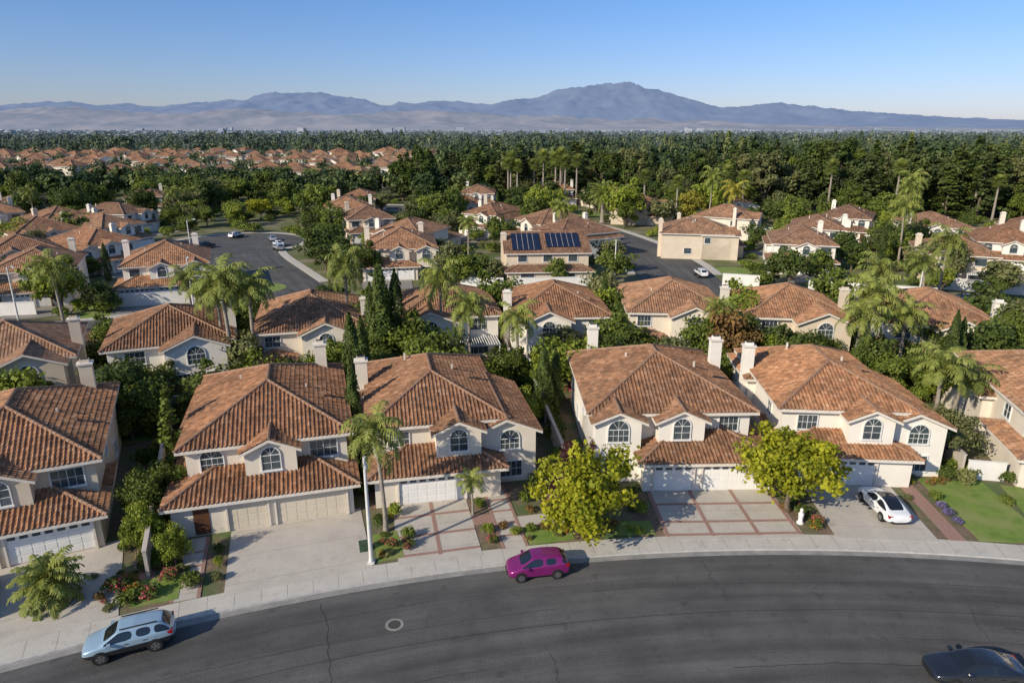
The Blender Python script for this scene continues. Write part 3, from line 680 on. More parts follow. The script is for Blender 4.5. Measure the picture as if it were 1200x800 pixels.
def cypress(seed,H,rx):
    r=np.random.default_rng(seed); fa=FA(); n=3200; z=r.random(n)**.9
    prof=np.sin(np.clip(z*.93+.09,0,1)*math.pi)**.55*(1-.35*z); a=r.random(n)*6.28; lump=1+.18*np.sin(a*3+z*14)+.1*np.sin(a*5-z*30)
    R=rx*prof*lump*(.75+.3*r.random(n)); P=np.stack([R*np.cos(a),R*np.sin(a),.15+z*(H-.15)],1)
    nm=unit(np.stack([np.cos(a),np.sin(a),np.full(n,.35)],1)+r.normal(size=(n,3))*.45)
    V,F=leaves(P,nm,.2,r,.6); fa.add(V,F,1,np.repeat(np.clip(.3+.25*np.sin(a*3+z*14)+.4*(r.random(n)-.3),0,1),4))
    V,F=tube([(0,0,-.1),(0,0,H*.8)],[.12,.03],6); fa.add(V,F,0,np.zeros(len(V))); return fa.arrays()
def conifer(seed,H,rx,n=2600,ls=.5,flat=.7):
    r=np.random.default_rng(seed); fa=FA(); nb=95; per=n//nb
    V,F=tube([(0,0,-.2),(0,0,H*.5),(0,0,H)],[H*.02,H*.012,.03],7); fa.add(V,F,0,np.zeros(len(V)))
    for i in range(nb):
        z=(.1+.88*(i+r.random())/nb); L=rx*((1-z)**flat*.95+.04)*(.55+.7*r.random()); az=r.random()*6.28
        h=np.array([math.cos(az),math.sin(az),-.12+.25*z]); s=np.array([0,0,z*H]); e=s+h*L
        if i%3==0:
            V,F=tube([s,e],[.06,.015],3); fa.add(V,F,0,np.zeros(len(V)))
        t=.25+.75*r.random((per,1))**.7; P=s+h*L*t+r.normal(size=(per,3))*np.array([.14,.14,.07])*rx*.9*(.4+.6*t)*(.35+.65*(1-z))
        nm=unit(np.array([0,0,.8])+h*.5+r.normal(size=(per,3))*.5)
        V,F=leaves(P,nm,ls,r); fa.add(V,F,1,np.repeat(np.clip(.15+.6*r.random()+.4*(r.random(per)-.5),0,1),4))
    return fa.arrays()
PROTO={}
def proto(key,arr,bark='bark',leaf='green'):
    PROTO[key]=fa_mesh(key,*arr,[M[bark],L[leaf]])
for i in range(3): proto(f'bl{i}',broadleaf(10+i,6.3,3.1,1.4,58,120,.25,spread=.27,loose=.6))
for i in range(3): proto(f'bd{i}',broadleaf(30+i,7.5,3.2,1.8,34,90,.36,spread=.34,loose=.4))
for i in range(3): proto(f'eu{i}',broadleaf(130+i,17,4.4,5.0,46,80,.62,spread=.27,loose=.5))
for i in range(3): proto(f'sh{i}',shrub(50+i,1.0,1.3,60,.16))
for i in range(3): proto(f'qp{i}',palm(60+i,7.0,22,3.0,1.1,.17,.66,.095),'palmbark','palm')
proto('tp0',palm(70,10.0,24,3.5,1.1,.2,.72,.11),'palmbark','palm')
proto('cp0',palm(71,5.0,50,4.2,.75,.42,.55,.11,.1,1.45),'palmbark','palm')
proto('sg0',palm(72,.7,44,1.7,.8,.22,.34,.07,.05,1.35),'palmbark','palm')
proto('fp0',fanpalm(73,9,30,1.9),'palmbark','palm')
for i in range(2): proto(f'cy{i}',cypress(80+i,8,.75),'bark','dark')
for i in range(3): proto(f'cf{i}',conifer(90+i,18,(3.6,4.2,4.6)[i],2800,.55,(1.0,.8,.5)[i]),'bark','conifer')
def place(name,key,x,y,s=1,sz=None,leaf=None,z=.1,rot=None):
    o=D.objects.new(name,PROTO[key]); o.location=(x,y,z); o.rotation_euler=(0,0,random.random()*6.28 if rot is None else rot); o.scale=(s,s,sz or s)
    COL.objects.link(o)
    if leaf:
        o.material_slots[1].link='OBJECT'; o.material_slots[1].material=L[leaf]
    return o
place('broadleaf_street_tree','bl0',5.0,41.0,1.05,1.0,'bright'); place('broadleaf_street_tree','bl1',20.2,44.2,1.1,1.02,'bright')
place('queen_palm','qp0',-8.8,41.6,.9,1.04)
x,y=PL(-12.4,110.3,2.9); place('pygmy_palm','qp1',x,y-2.0,.5,.38)
for a in ((-30.5,70.5,1.2,1.14),(-28.4,71.5,1.1,1.05),(-32.2,72.5,1.1,.97)): place('queen_palm','tp0',a[0],a[1],a[2],a[3])
for xx,yy,h,s,k in ((-8.4,78,9.8,1.1,'qp0'),(-4.6,71,8.4,1.0,'qp1'),(-20.5,82,10.6,1.1,'qp2'),(.6,71,7.2,1.0,'qp0'),(40,73.5,9.2,1.35,'qp1'),(38,56.5,7.0,1.15,'qp2'),(40.5,58,5.6,1.1,'qp0'),
   (43.2,72,7.4,1.2,'qp2'),(-60,88,9.2,1.15,'qp1'),(80,140,11,1.3,'qp0'),(84,106,10.5,1.25,'qp2'),(88,109,9,1.25,'qp1'),(24,77,6.6,.9,'qp2'),(56,196,13,1.4,'qp0'),(98,172,12,1.4,'qp2'),(104,182,13,1.4,'qp0'),(-45,93,7,1.1,'qp0'),(58,94,8.5,1.2,'qp2'),(37,70,7.6,1.1,'qp1'),(64,100,10.5,1.2,'qp0'),(46,84,9.5,1.15,'qp1')):
    place('queen_palm',k,xx,yy,s,h/7.0)
place('queen_palm','qp0',61,190,1.6,1.5,'palmy')
place('canary_palm','cp0',27,206,1.35,1.5); place('canary_palm','cp0',35,212,1.1,1.2)
for i in range(12): place('fan_palm','fp0',random.uniform(-2,24),random.uniform(253,262),1.5,random.uniform(1.5,2.0))
for i in range(10): place('fan_palm','fp0',random.uniform(40,150),random.uniform(206,222),1.4,random.uniform(1.2,1.8))
x,y=PL(-24.9,106.6); place('sago_palm','sg0',x-.5,y,1.3,1.4)
for xx,yy,h,s in ((-13.0,51.8,9.2,1.05),(-15.5,62.6,10.2,1.5),(-15.0,65,9.2,1.3),(-14.4,72.5,13.4,1.8),(-12.9,73.5,12.2,1.7),(-15.9,74.5,10.5,1.5),(3.0,60.5,7.6,1.25),(4.2,62,6.8,1.1),(12.5,90,8.5,1.1),(17.2,62,6.5,1.0),(46,68,9,1.2),(47.5,69,8,1.1)): place('italian_cypress',random.choice(['cy0','cy1']),xx,yy,s,h/8)
place('conical_garden_tree','cf0',-26.2,48.0,.46,.47,'green')
for (xx,yy,s,sz,k,lf) in ((-25.6,42.9,.62,.68,'bl1','green'),(-24.6,39.6,.42,.5,'bl0','lime'),(-21.6,37.6,.32,.46,'bl0','lime'),
   (6.5,66,1.05,.9,'bd1','lime'),(1.2,58,.55,.65,'bl0','lime'),(24.5,74,.95,.95,'bd0','red'),(34.5,53.4,.5,.6,'bd1','green'),(36.8,52.5,.72,.7,'bl2','olive'),(7.2,49.4,.36,.55,'bd2','purple'),(4.6,47.0,.4,.6,'bd2','purple'),
   (-19,186,1.7,1.4,'bd0','green'),(-37,134,1.1,.75,'bd1','dark'),(-31,138,.9,.6,'bd2','dark'),(-78,214,1.2,1.0,'bl1','bright'),(-108,150,1.7,1.2,'bl0','lime'),(-100,158,1.4,1.1,'bd1','green'),
   (-36,60,.95,.8,'bd0','dark'),(-39,63,.8,.75,'bd2','dark'),(-33,57.5,.7,.7,'bd1','green'),(20.5,67,.7,.7,'bd1','green'),(48,61,.7,.7,'bd2','green'),(53,203,1.3,1.5,'bl2','palmy'),(88,150,1.2,1.0,'bd1','green'),(9.2,63,.6,.8,'bd0','green'),(-26,96,1.0,.8,'bd2','dark'),(12,78,.9,.8,'bd1','green'),(31,74,.9,.75,'bl1','lime'),(50,86,1.0,.9,'bd2','green'),(52,70,1.0,.95,'bd0','dark'),(60,84,1.1,1.0,'bd1','dark'),(45,64,.7,.8,'bd2','green')):
    place('broadleaf_tree',k,xx,yy,s,sz,lf)
def clear(x,y,m=0):
    for a,b,r in EXC:
        if (x-a)**2+(y-b)**2<(r+m)**2: return False
    return True
LV=['green','green','dark','lime','dark','olive','green']
for i in range(240):
    th=random.uniform(-33,21); R=random.choice([random.uniform(129.5,134),random.uniform(135,140.5)])
    x,y=PL(th,R)
    if random.random()<.38:
        s=random.uniform(.45,.9); place('garden_tree',random.choice(['bd0','bd1','bd2','bl2']),x,y,s,s*random.uniform(.8,1.15),random.choice(LV))
    else:
        s=random.uniform(.9,2.0); place('shrub',random.choice(['sh0','sh1','sh2']),x,y,s,s*random.uniform(.8,1.4),random.choice(LV+['flower']))
for th,Ra,Rb,nn in ((-22.9,108,128,9),(-15.4,113,130,17),(-6.8,107,130,17),(1.2,119,130,14),(9.5,114,130,17),(-31,108,128,10)):
    for i in range(nn):
        R=random.uniform(Ra,Rb); x,y=PL(th,R,random.uniform(-.8,.8)); s=random.uniform(.5,1.0)
        place('shrub',random.choice(['sh0','sh1','sh2']),x,y,s,s*random.uniform(.8,1.7),random.choice(LV))
for th in (-31.8,-25.4,-19.5,-13.4,-7.5,-1.9,3.8,9.8,16.2):
    for i in range(13):
        R=random.uniform(140,160); x,y=PL(th,R,random.uniform(-1,1)); s=random.uniform(.7,1.5)
        if random.random()<.35: place('garden_tree',random.choice(['bd0','bd1','bd2']),x,y,s*.65,s*.7,random.choice(LV))
        else: place('shrub',random.choice(['sh0','sh1','sh2']),x,y,s,s*random.uniform(.9,1.6),random.choice(LV))
beds=[(-18,110.3,-8.0,-2.4,.7,.5,'green'),(-18,110.3,-4.2,-2.2,.45,.6,'dark'),(-18,110.3,-4.1,-3.6,.4,.5,'lime'),(-18,110.3,-4.1,-5.2,.4,.5,'olive'),(-18,110.3,-7.8,-5.6,.7,.6,'flower'),(-18,110.3,-9.0,-5.8,.8,.6,'green'),(-18,110.3,-9.8,-4.4,.9,.7,'flower'),(-18,110.3,-6.8,-1.,.5,.8,'green'),
 (-18,110.3,6.3,-2,.5,.6,'dark'),(-18,110.3,6.4,-5.9,.4,.35,'olive'),(-18,110.3,7.8,-5.4,.6,.6,'flower'),(-18,110.3,8.0,-4.3,.55,.7,'green'),(-18,110.3,7.6,-1.2,.5,.9,'lime'),
 (-12.4,110.3,3.1,-1.0,.5,.5,'green'),(-12.4,110.3,3.1,-4.6,.5,.6,'lime'),(-12.4,110.3,3.2,-5.8,.45,.5,'flower'),(-12.4,110.3,6.6,-1,.6,.7,'green'),(-12.4,110.3,7.8,.6,.8,1.,'dark'),(-12.4,110.3,9.4,-.6,.9,1.1,'purple'),(-12.4,110.3,9.8,-2.3,.8,.9,'dark'),(-12.4,110.3,8,-2.2,.5,.6,'flower'),
 (-1.9,109.8,-5.4,-1.2,.8,.9,'green'),(-1.9,109.8,-5.0,-3.0,.6,.7,'lime'),(-1.9,109.8,-6.6,.3,.7,.9,'dark'),(-1.9,109.8,-8.4,.2,.8,1.,'purple'),(-1.9,109.8,-9.2,-3.4,.7,.6,'green'),(-1.9,109.8,-7.8,-2,.7,.6,'flower'),
 (-1.9,109.8,6.4,-1,.6,.8,'green'),(-1.9,109.8,6.8,-3.6,.7,.5,'dark'),(-1.9,109.8,6.8,-5.4,.6,.5,'orange'),(3.7,110.9,-3.2,-2.4,.6,.7,'green'),(3.7,110.9,-3.1,-5.8,.6,.5,'flower'),
 (4.3,110.9,3.8,-2,.35,.4,'olive'),(4.3,110.9,5.8,-5,.45,.4,'blue'),(4.3,110.9,5.8,-4,.45,.45,'blue'),(4.3,110.9,5.8,-3,.45,.4,'blue'),(4.3,110.9,5.9,-1.8,.5,.6,'green'),(4.3,110.9,8.6,1.8,.9,.8,'dark'),(4.3,110.9,10.4,2.0,.8,.8,'green'),(4.3,110.9,9.4,.6,.7,1.2,'olive'),
 (14.2,112.2,-7.9,-3,.6,.5,'green'),(14.2,112.2,-6.5,.6,.7,.8,'dark'),(-26.6,112,7.8,-3.4,.8,.8,'green'),(-26.6,112,9.2,-2,.9,1.0,'olive'),(-26.6,112,9,-6,.7,.6,'flower'),(-26.6,112,10.2,-7.2,.8,.6,'green'),(-26.6,112,7.1,-6.6,.7,.5,'orange'),(-26.6,112,9.4,.6,.7,1.0,'lime')]
for th,R,x,y,s,sz,lf in beds:
    a,b=PL(th,R+y,x); place('shrub',random.choice(['sh0','sh1','sh2']),a,b,s,sz,lf)
for t0,t1,R0,R1,n in ((-10.4,-7.0,104.2,108,16),(-24.4,-21.9,104.3,108.5,12),(-14.9,-14.2,104.3,109.5,7),(.9,1.9,104.4,108.6,6),(-7.0,-4.6,104.2,108.4,8),(7.0,9.0,111.3,112.6,6),(-21.8,-21.0,105,108,5)):
    for i in range(n):
        a,b=PL(random.uniform(t0,t1),random.uniform(R0,R1)); s=random.uniform(.22,.5); place('bedding_plant',random.choice(['sh0','sh1','sh2']),a,b,s,s*random.uniform(.6,1.1),random.choice(['flower','green','olive','lime','orange','dark','red']))
cnt=0;tries=0
while cnt<600 and tries<20000:
    tries+=1
    y=random.uniform(98,262); x=random.uniform(-.82,.82)*y*1.02+ (0)
    R=math.hypot(x-CX,y-CY)
    if R<180.5 or not clear(x,y,-1.2): continue
    cnt+=1; q=random.random()
    lf=random.choice(LV)
    if q<.36:
        s=random.uniform(.6,1.2)*(1 if y<190 else 1.35); place('garden_tree',random.choice(['bd0','bd1','bd2']),x,y,s,s*random.uniform(.75,1.1),lf,0)
    elif q<.38: place('queen_palm',random.choice(['qp0','qp1','qp2']),x,y,1.1,random.uniform(.8,1.4),None,0)
    elif q<.43: place('italian_cypress','cy0',x,y,1.2,random.uniform(.7,1.3),None,0)
    else:
        s=random.uniform(1.2,2.8); place('shrub',random.choice(['sh0','sh1','sh2']),x,y,s,s*random.uniform(.5,1.0),lf,0)
def bigtree(x,y,s):
    if random.random()<.45: place('eucalyptus_tree',random.choice(['eu0','eu1','eu2']),x,y,s*random.uniform(.9,1.2),s*random.uniform(.8,1.15),random.choice(['dark','green','olive','conifer','dark']),0)
    else: place('pine_tree',random.choice(['cf0','cf0','cf1','cf2']),x,y,s*1.25,s*random.uniform(.8,1.2),random.choice(['conifer','conifer','dark']),0)
for i in range(130):
    u=random.uniform(.34,.85); y=random.uniform(212,300); x=u*y
    if clear(x,y,-2): bigtree(x,y,random.uniform(.75,1.3))
for i in range(120):
    u=random.uniform(-.16,.42); y=random.uniform(262,330); x=u*y
    if clear(x,y,-2): bigtree(x,y,random.uniform(.7,1.15))
# ------------------------------------------------------------------ distant tree masses (one object each)
def mini(seed,kind,n):
    r=np.random.default_rng(seed)
    if kind=='cone':
        z=.06+.94*r.random(n)**.85; a=r.random(n)*6.28; R=.24*((1-z)**.85+.03)*(.6+.5*r.random(n))*(1+.2*np.sin(a*3+z*20))
        P=np.stack([R*np.cos(a),R*np.sin(a),z],1); nm=unit(np.stack([np.cos(a),np.sin(a),np.full(n,.7)],1)+r.normal(size=(n,3))*.45); sz=.07
    else:
        ncl=12; c=unit(r.normal(size=(ncl,3)))*np.array([.26,.26,.2])*(.5+.5*r.random((ncl,1)))+np.array([0,0,.62 if kind=='round' else .5])
        k=r.integers(0,ncl,n); d=unit(r.normal(size=(n,3))); P=c[k]+d*np.array([.17,.17,.15])*(.6+.5*r.random((n,1)))
        if kind=='low': P[:,2]*=1.25
        P[:,2]=np.clip(P[:,2],.02,1.1)
        nm=unit(d+np.array([0,0,.25])+r.normal(size=(n,3))*.35); sz=.085
    if n<150: sz*=math.sqrt(260/n)*.8
    V,F=leaves(P,nm,sz,r); return V,F,np.repeat(.35+.5*(r.random(n)-.4),4)
def mass(name,pts,protos,seed):
    r=np.random.default_rng(seed); VV=[];FF=[];TT=[];n=0
    for (x,y,h,w,kind) in pts:
        V,F,T=protos[kind][r.integers(0,len(protos[kind]))]
        a=r.random()*6.28; c,s=math.cos(a),math.sin(a)
        Q=V*np.array([h*w,h*w,h]); Q=np.stack([Q[:,0]*c-Q[:,1]*s+x,Q[:,0]*s+Q[:,1]*c+y,Q[:,2]],1)
        g=.45*noise.noise(Vector((x/60,y/60,3)))
        VV.append(Q);FF.append(F+n);TT.append(np.clip(T+(r.random()-.48)*.85+g,0,1)); n+=len(Q)
    V=np.concatenate(VV);F=np.concatenate(FF);T=np.concatenate(TT)
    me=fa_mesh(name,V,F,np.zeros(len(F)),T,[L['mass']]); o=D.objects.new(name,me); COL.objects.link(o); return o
PN={k:[mini(200+i,k,330) for i in range(4)] for k in ('cone','round','low')}
PM={k:[mini(300+i,k,110) for i in range(4)] for k in ('cone','round','low')}
PF={k:[mini(400+i,k,30) for i in range(4)] for k in ('cone','round','low')}
dh=[]   # distant houses
r=random.Random(5)
yy=325
while yy<690:
    x=-.80*yy
    while x<-.08*yy:
        if r.random()<.62 and noise.noise(Vector((x/90,yy/50,9)))>-.25: dh.append((x+r.uniform(-4,4),yy+r.uniform(-6,6)))
        x+=r.uniform(17,24)
    yy+=r.uniform(23,33)
dh2=[(r.uniform(.4,.8)*q,q) for q in [r.uniform(340,520) for _ in range(16)]]
pts=[]
def okd(x,y,m=8):
    for a,b in dh:
        if abs(a-x)<m and abs(b-y)<m: return False
    return True
for i in range(340):
    y=r.uniform(252,318); x=r.uniform(-.86,-.03)*y
    if x<-.6*y and r.random()<.6: continue
    if clear(x,y,-1): pts.append((x,y,r.uniform(7,13),r.uniform(.9,1.4),r.choice(['round','low','low'])))
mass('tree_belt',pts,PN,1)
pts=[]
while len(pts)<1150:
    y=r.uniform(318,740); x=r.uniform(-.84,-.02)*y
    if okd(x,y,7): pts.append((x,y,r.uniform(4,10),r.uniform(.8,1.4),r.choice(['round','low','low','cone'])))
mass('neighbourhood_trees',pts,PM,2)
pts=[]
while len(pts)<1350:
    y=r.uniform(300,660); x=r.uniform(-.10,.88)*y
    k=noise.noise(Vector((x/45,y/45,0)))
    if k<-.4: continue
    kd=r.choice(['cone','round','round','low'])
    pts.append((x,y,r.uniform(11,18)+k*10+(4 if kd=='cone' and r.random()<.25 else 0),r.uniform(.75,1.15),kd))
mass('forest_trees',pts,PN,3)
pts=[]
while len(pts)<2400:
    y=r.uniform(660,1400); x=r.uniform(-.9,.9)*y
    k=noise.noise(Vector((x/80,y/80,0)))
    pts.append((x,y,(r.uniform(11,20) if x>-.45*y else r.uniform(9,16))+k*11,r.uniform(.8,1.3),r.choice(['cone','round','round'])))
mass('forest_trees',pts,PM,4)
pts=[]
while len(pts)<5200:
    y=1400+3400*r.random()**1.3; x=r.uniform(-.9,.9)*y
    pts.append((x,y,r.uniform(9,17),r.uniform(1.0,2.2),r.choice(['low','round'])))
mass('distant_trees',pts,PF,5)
def dmesh(k):
    mb=MB(); mats=[M[q] for q in HM]; mats[0]=M['stucco2' if k%2 else 'stucco']
    a=5.5+k*.5
    for w in ((-a,a,0,12,5.2,'hip',.42),(-a+1,a-4,-4,6,2.8+1.6*(k%2),'gy',.42),(a-3,a+2,4,13,3,'hip',.4)):
        mb.box(w[0],w[1],w[2],w[3],-.1,w[4],0); roof(mb,mb,*w,.5,False)
    for xx in (-a+2,0,a-2): window(mb,'f',xx,-.0,3.2,1.3,1.3,False,False)
    window(mb,'f',-1.5,-4,.8,2.2,1.3,False,False)
    return mb.build('distant_house_mesh',mats,link=False)
DM=[dmesh(k) for k in range(4)]
for x,y in dh:
    o=D.objects.new('tile_roof_house',r.choice(DM)); o.location=(x,y,0); o.rotation_euler=(0,0,r.choice([0,1.57,3.14,-1.57,.6,-.5])+r.uniform(-.2,.2)); s=r.uniform(.95,1.2); o.scale=(s,s,s*1.1); COL.objects.link(o)
for x,y in dh2:
    o=D.objects.new('tile_roof_house',r.choice(DM)); o.location=(x,y,0); o.rotation_euler=(0,0,r.uniform(0,6.28)); o.scale=(1.2,1.2,1.5); COL.objects.link(o)
for i in range(60):
    y=r.uniform(1500,5600); x=r.uniform(-.85,.85)*y; w,d,h=r.uniform(20,90),r.uniform(20,60),r.uniform(6,12)
    mb=MB(); mb.box(-w/2,w/2,-d/2,d/2,0,h,0); mb.box(-w/2-.4,w/2+.4,-d/2-.4,d/2+.4,h,h+1,0)
    for k in range(int(w/8)): mb.box(-w/2+3+k*8,-w/2+7+k*8,-d/2-.3,-d/2-.05,2,5,1)
    o=mb.build('warehouse',[M['hazywall'] if i%3 else M['hazywall2'],M['glass']]); o.location=(x,y,0); o.rotation_euler=(0,0,r.uniform(-.3,.3))
mb=MB()     # hazy city on the far plain: one mass of buildings
for i in range(1300):
    y=2800+5400*r.random(); x=r.uniform(-.85,.85)*y; w,d=r.uniform(12,50),r.uniform(12,35); h=r.uniform(5,14)+(r.uniform(8,22) if r.random()<.02 else 0)
    mb.box(x-w/2,x+w/2,y-d/2,y+d/2,0,h,0 if r.random()<.85 else 1)
mb.build('distant_city',[M['hazywall'],M['hazywall2']])
# ------------------------------------------------------------------ mountains
def ridge(name,prof,yc,depth,amp,mat,seed,nx=420,ny=46):
    xs=np.linspace(prof[0][0],prof[-1][0],nx); px=[p[0] for p in prof]; pz=[p[1] for p in prof]
    V=[];idx=[]
    for j in range(ny):
        t=j/(ny-1); y=yc-depth+t*depth*1.5
        f=max(0,1-abs((y-yc)/depth)) if y<yc else max(0,1-(y-yc)/(depth*.5))
        for x in xs:
            wob=noise.noise(Vector((x/1500,seed,y/1500)))*700*(1-f)
            z=float(np.interp(x+wob,px,pz)); q=noise.ridged_multi_fractal(Vector((x/900,y/1500,seed)),.8,2.2,7,1.0,2.0)
            q2=noise.fractal(Vector((x/300,y/300,seed+3)),.8,2.0,4)
            zz=z*f**.85*(1+amp*(q-1.0)*(1-f*.75))+q2*14*f+ (q-1)*14*f
            V.append((x,y,max(-5,zz)))
    F=[(j*nx+i,j*nx+i+1,(j+1)*nx+i+1,(j+1)*nx+i) for j in range(ny-1) for i in range(nx-1)]
    me=D.meshes.new(name); me.from_pydata(V,[],F); me.materials.append(mat); me.polygons.foreach_set('use_smooth',[True]*len(F)); me.update()
    o=D.objects.new(name,me); COL.objects.link(o); return o
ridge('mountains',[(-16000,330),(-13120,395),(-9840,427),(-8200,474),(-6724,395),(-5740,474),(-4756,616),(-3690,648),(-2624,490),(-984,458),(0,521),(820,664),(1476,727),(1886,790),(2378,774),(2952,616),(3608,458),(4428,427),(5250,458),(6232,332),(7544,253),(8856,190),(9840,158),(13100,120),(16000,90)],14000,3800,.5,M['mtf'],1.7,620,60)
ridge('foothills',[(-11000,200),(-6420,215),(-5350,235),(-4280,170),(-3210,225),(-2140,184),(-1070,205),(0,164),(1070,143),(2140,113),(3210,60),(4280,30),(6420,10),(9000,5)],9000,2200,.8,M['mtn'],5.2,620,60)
# ------------------------------------------------------------------ ground
me=D.meshes.new('ground'); n=64; Rg=45000
vs=[(0,0,0)]; fs=[]
rings=[60,200,600,2000,8000,Rg]
for rr in rings:
    for i in range(n): vs.append((rr*math.cos(2*math.pi*i/n),rr*math.sin(2*math.pi*i/n),0))
for i in range(n): fs.append((0,1+i,1+(i+1)%n))
for k in range(len(rings)-1):
    for i in range(n): a=1+k*n; fs.append((a+i,a+n+i,a+n+(i+1)%n,a+(i+1)%n))
me.from_pydata(vs,[],fs); me.materials.append(M['ground']); me.update()
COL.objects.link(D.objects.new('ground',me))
# ------------------------------------------------------------------ vehicles
def paint(name,c,metal=.3):
    m,nt,p,o=newmat(name); p.inputs['Base Color'].default_value=(*c,1); p.inputs['Metallic'].default_value=metal; p.inputs['Roughness'].default_value=.3
    p.inputs['Coat Weight'].default_value=.8; p.inputs['Coat Roughness'].default_value=.05
    nn=ramp(nt,tex(nt,3,3),[(.3,tuple(v*.92 for v in c)),(.7,c)]); nt.links.new(nn,p.inputs['Base Color']); return m
PAINT={'blue':paint('paint_pale_blue',(.34,.47,.56)),'magenta':paint('paint_magenta',(.24,.015,.15)),'white':paint('paint_white',(.78,.78,.77),0),'black':paint('paint_dark_grey',(.022,.026,.034)),'silver':paint('paint_silver',(.45,.46,.47)),'navy':paint('paint_steel_blue',(.10,.18,.28))}
CARS={
 'hatch':(3.95,1.70,[(1.96,.38,.55,.60,.52,.45,'h'),(1.88,.26,.66,.72,.74,.6,'h'),(1.5,.2,.80,.87,.83,.66,'h'),(1.12,.2,.90,.98,.84,.66,'w'),(.42,.2,.95,1.42,.84,.58,'g'),(.30,.2,.95,1.45,.84,.58,'g'),(-.28,.2,.97,1.49,.84,.58,'p'),(-.38,.2,.97,1.49,.84,.58,'g'),(-1.12,.2,1.0,1.45,.84,.56,'p'),(-1.45,.2,1.02,1.42,.83,.54,'r'),(-1.80,.24,1.0,1.06,.80,.6,'t'),(-1.92,.3,.85,.90,.76,.55,'t'),(-1.97,.42,.62,.66,.6,.5,'t')]),
 'suv':(4.45,1.80,[(2.2,.45,.66,.72,.58,.5,'h'),(2.12,.33,.80,.86,.80,.64,'h'),(1.65,.28,.92,.99,.88,.7,'h'),(1.15,.28,1.0,1.08,.89,.7,'w'),(.45,.28,1.04,1.52,.89,.62,'g'),(.33,.28,1.04,1.55,.89,.62,'g'),(-.30,.28,1.06,1.60,.89,.62,'p'),(-.40,.28,1.06,1.60,.89,.62,'g'),(-1.2,.28,1.08,1.57,.89,.6,'p'),(-1.3,.28,1.08,1.56,.89,.6,'g'),(-1.72,.28,1.1,1.52,.87,.58,'r'),(-2.08,.34,1.06,1.12,.84,.62,'t'),(-2.2,.4,.9,.95,.78,.55,'t'),(-2.24,.5,.68,.72,.6,.5,'t')]),
 'sedan':(4.75,1.82,[(2.36,.36,.52,.58,.58,.5,'h'),(2.26,.25,.64,.72,.80,.62,'h'),(1.7,.2,.78,.86,.89,.7,'h'),(1.1,.2,.88,.95,.90,.7,'w'),(.3,.2,.93,1.36,.90,.6,'g'),(.18,.2,.93,1.39,.90,.6,'g'),(-.42,.2,.95,1.42,.90,.6,'p'),(-.52,.2,.95,1.42,.90,.6,'g'),(-1.05,.2,.97,1.36,.90,.58,'r'),(-1.75,.22,.96,1.04,.88,.66,'t'),(-2.2,.26,.90,.97,.82,.6,'t'),(-2.34,.34,.78,.84,.74,.55,'t'),(-2.38,.45,.6,.64,.6,.5,'t')])}
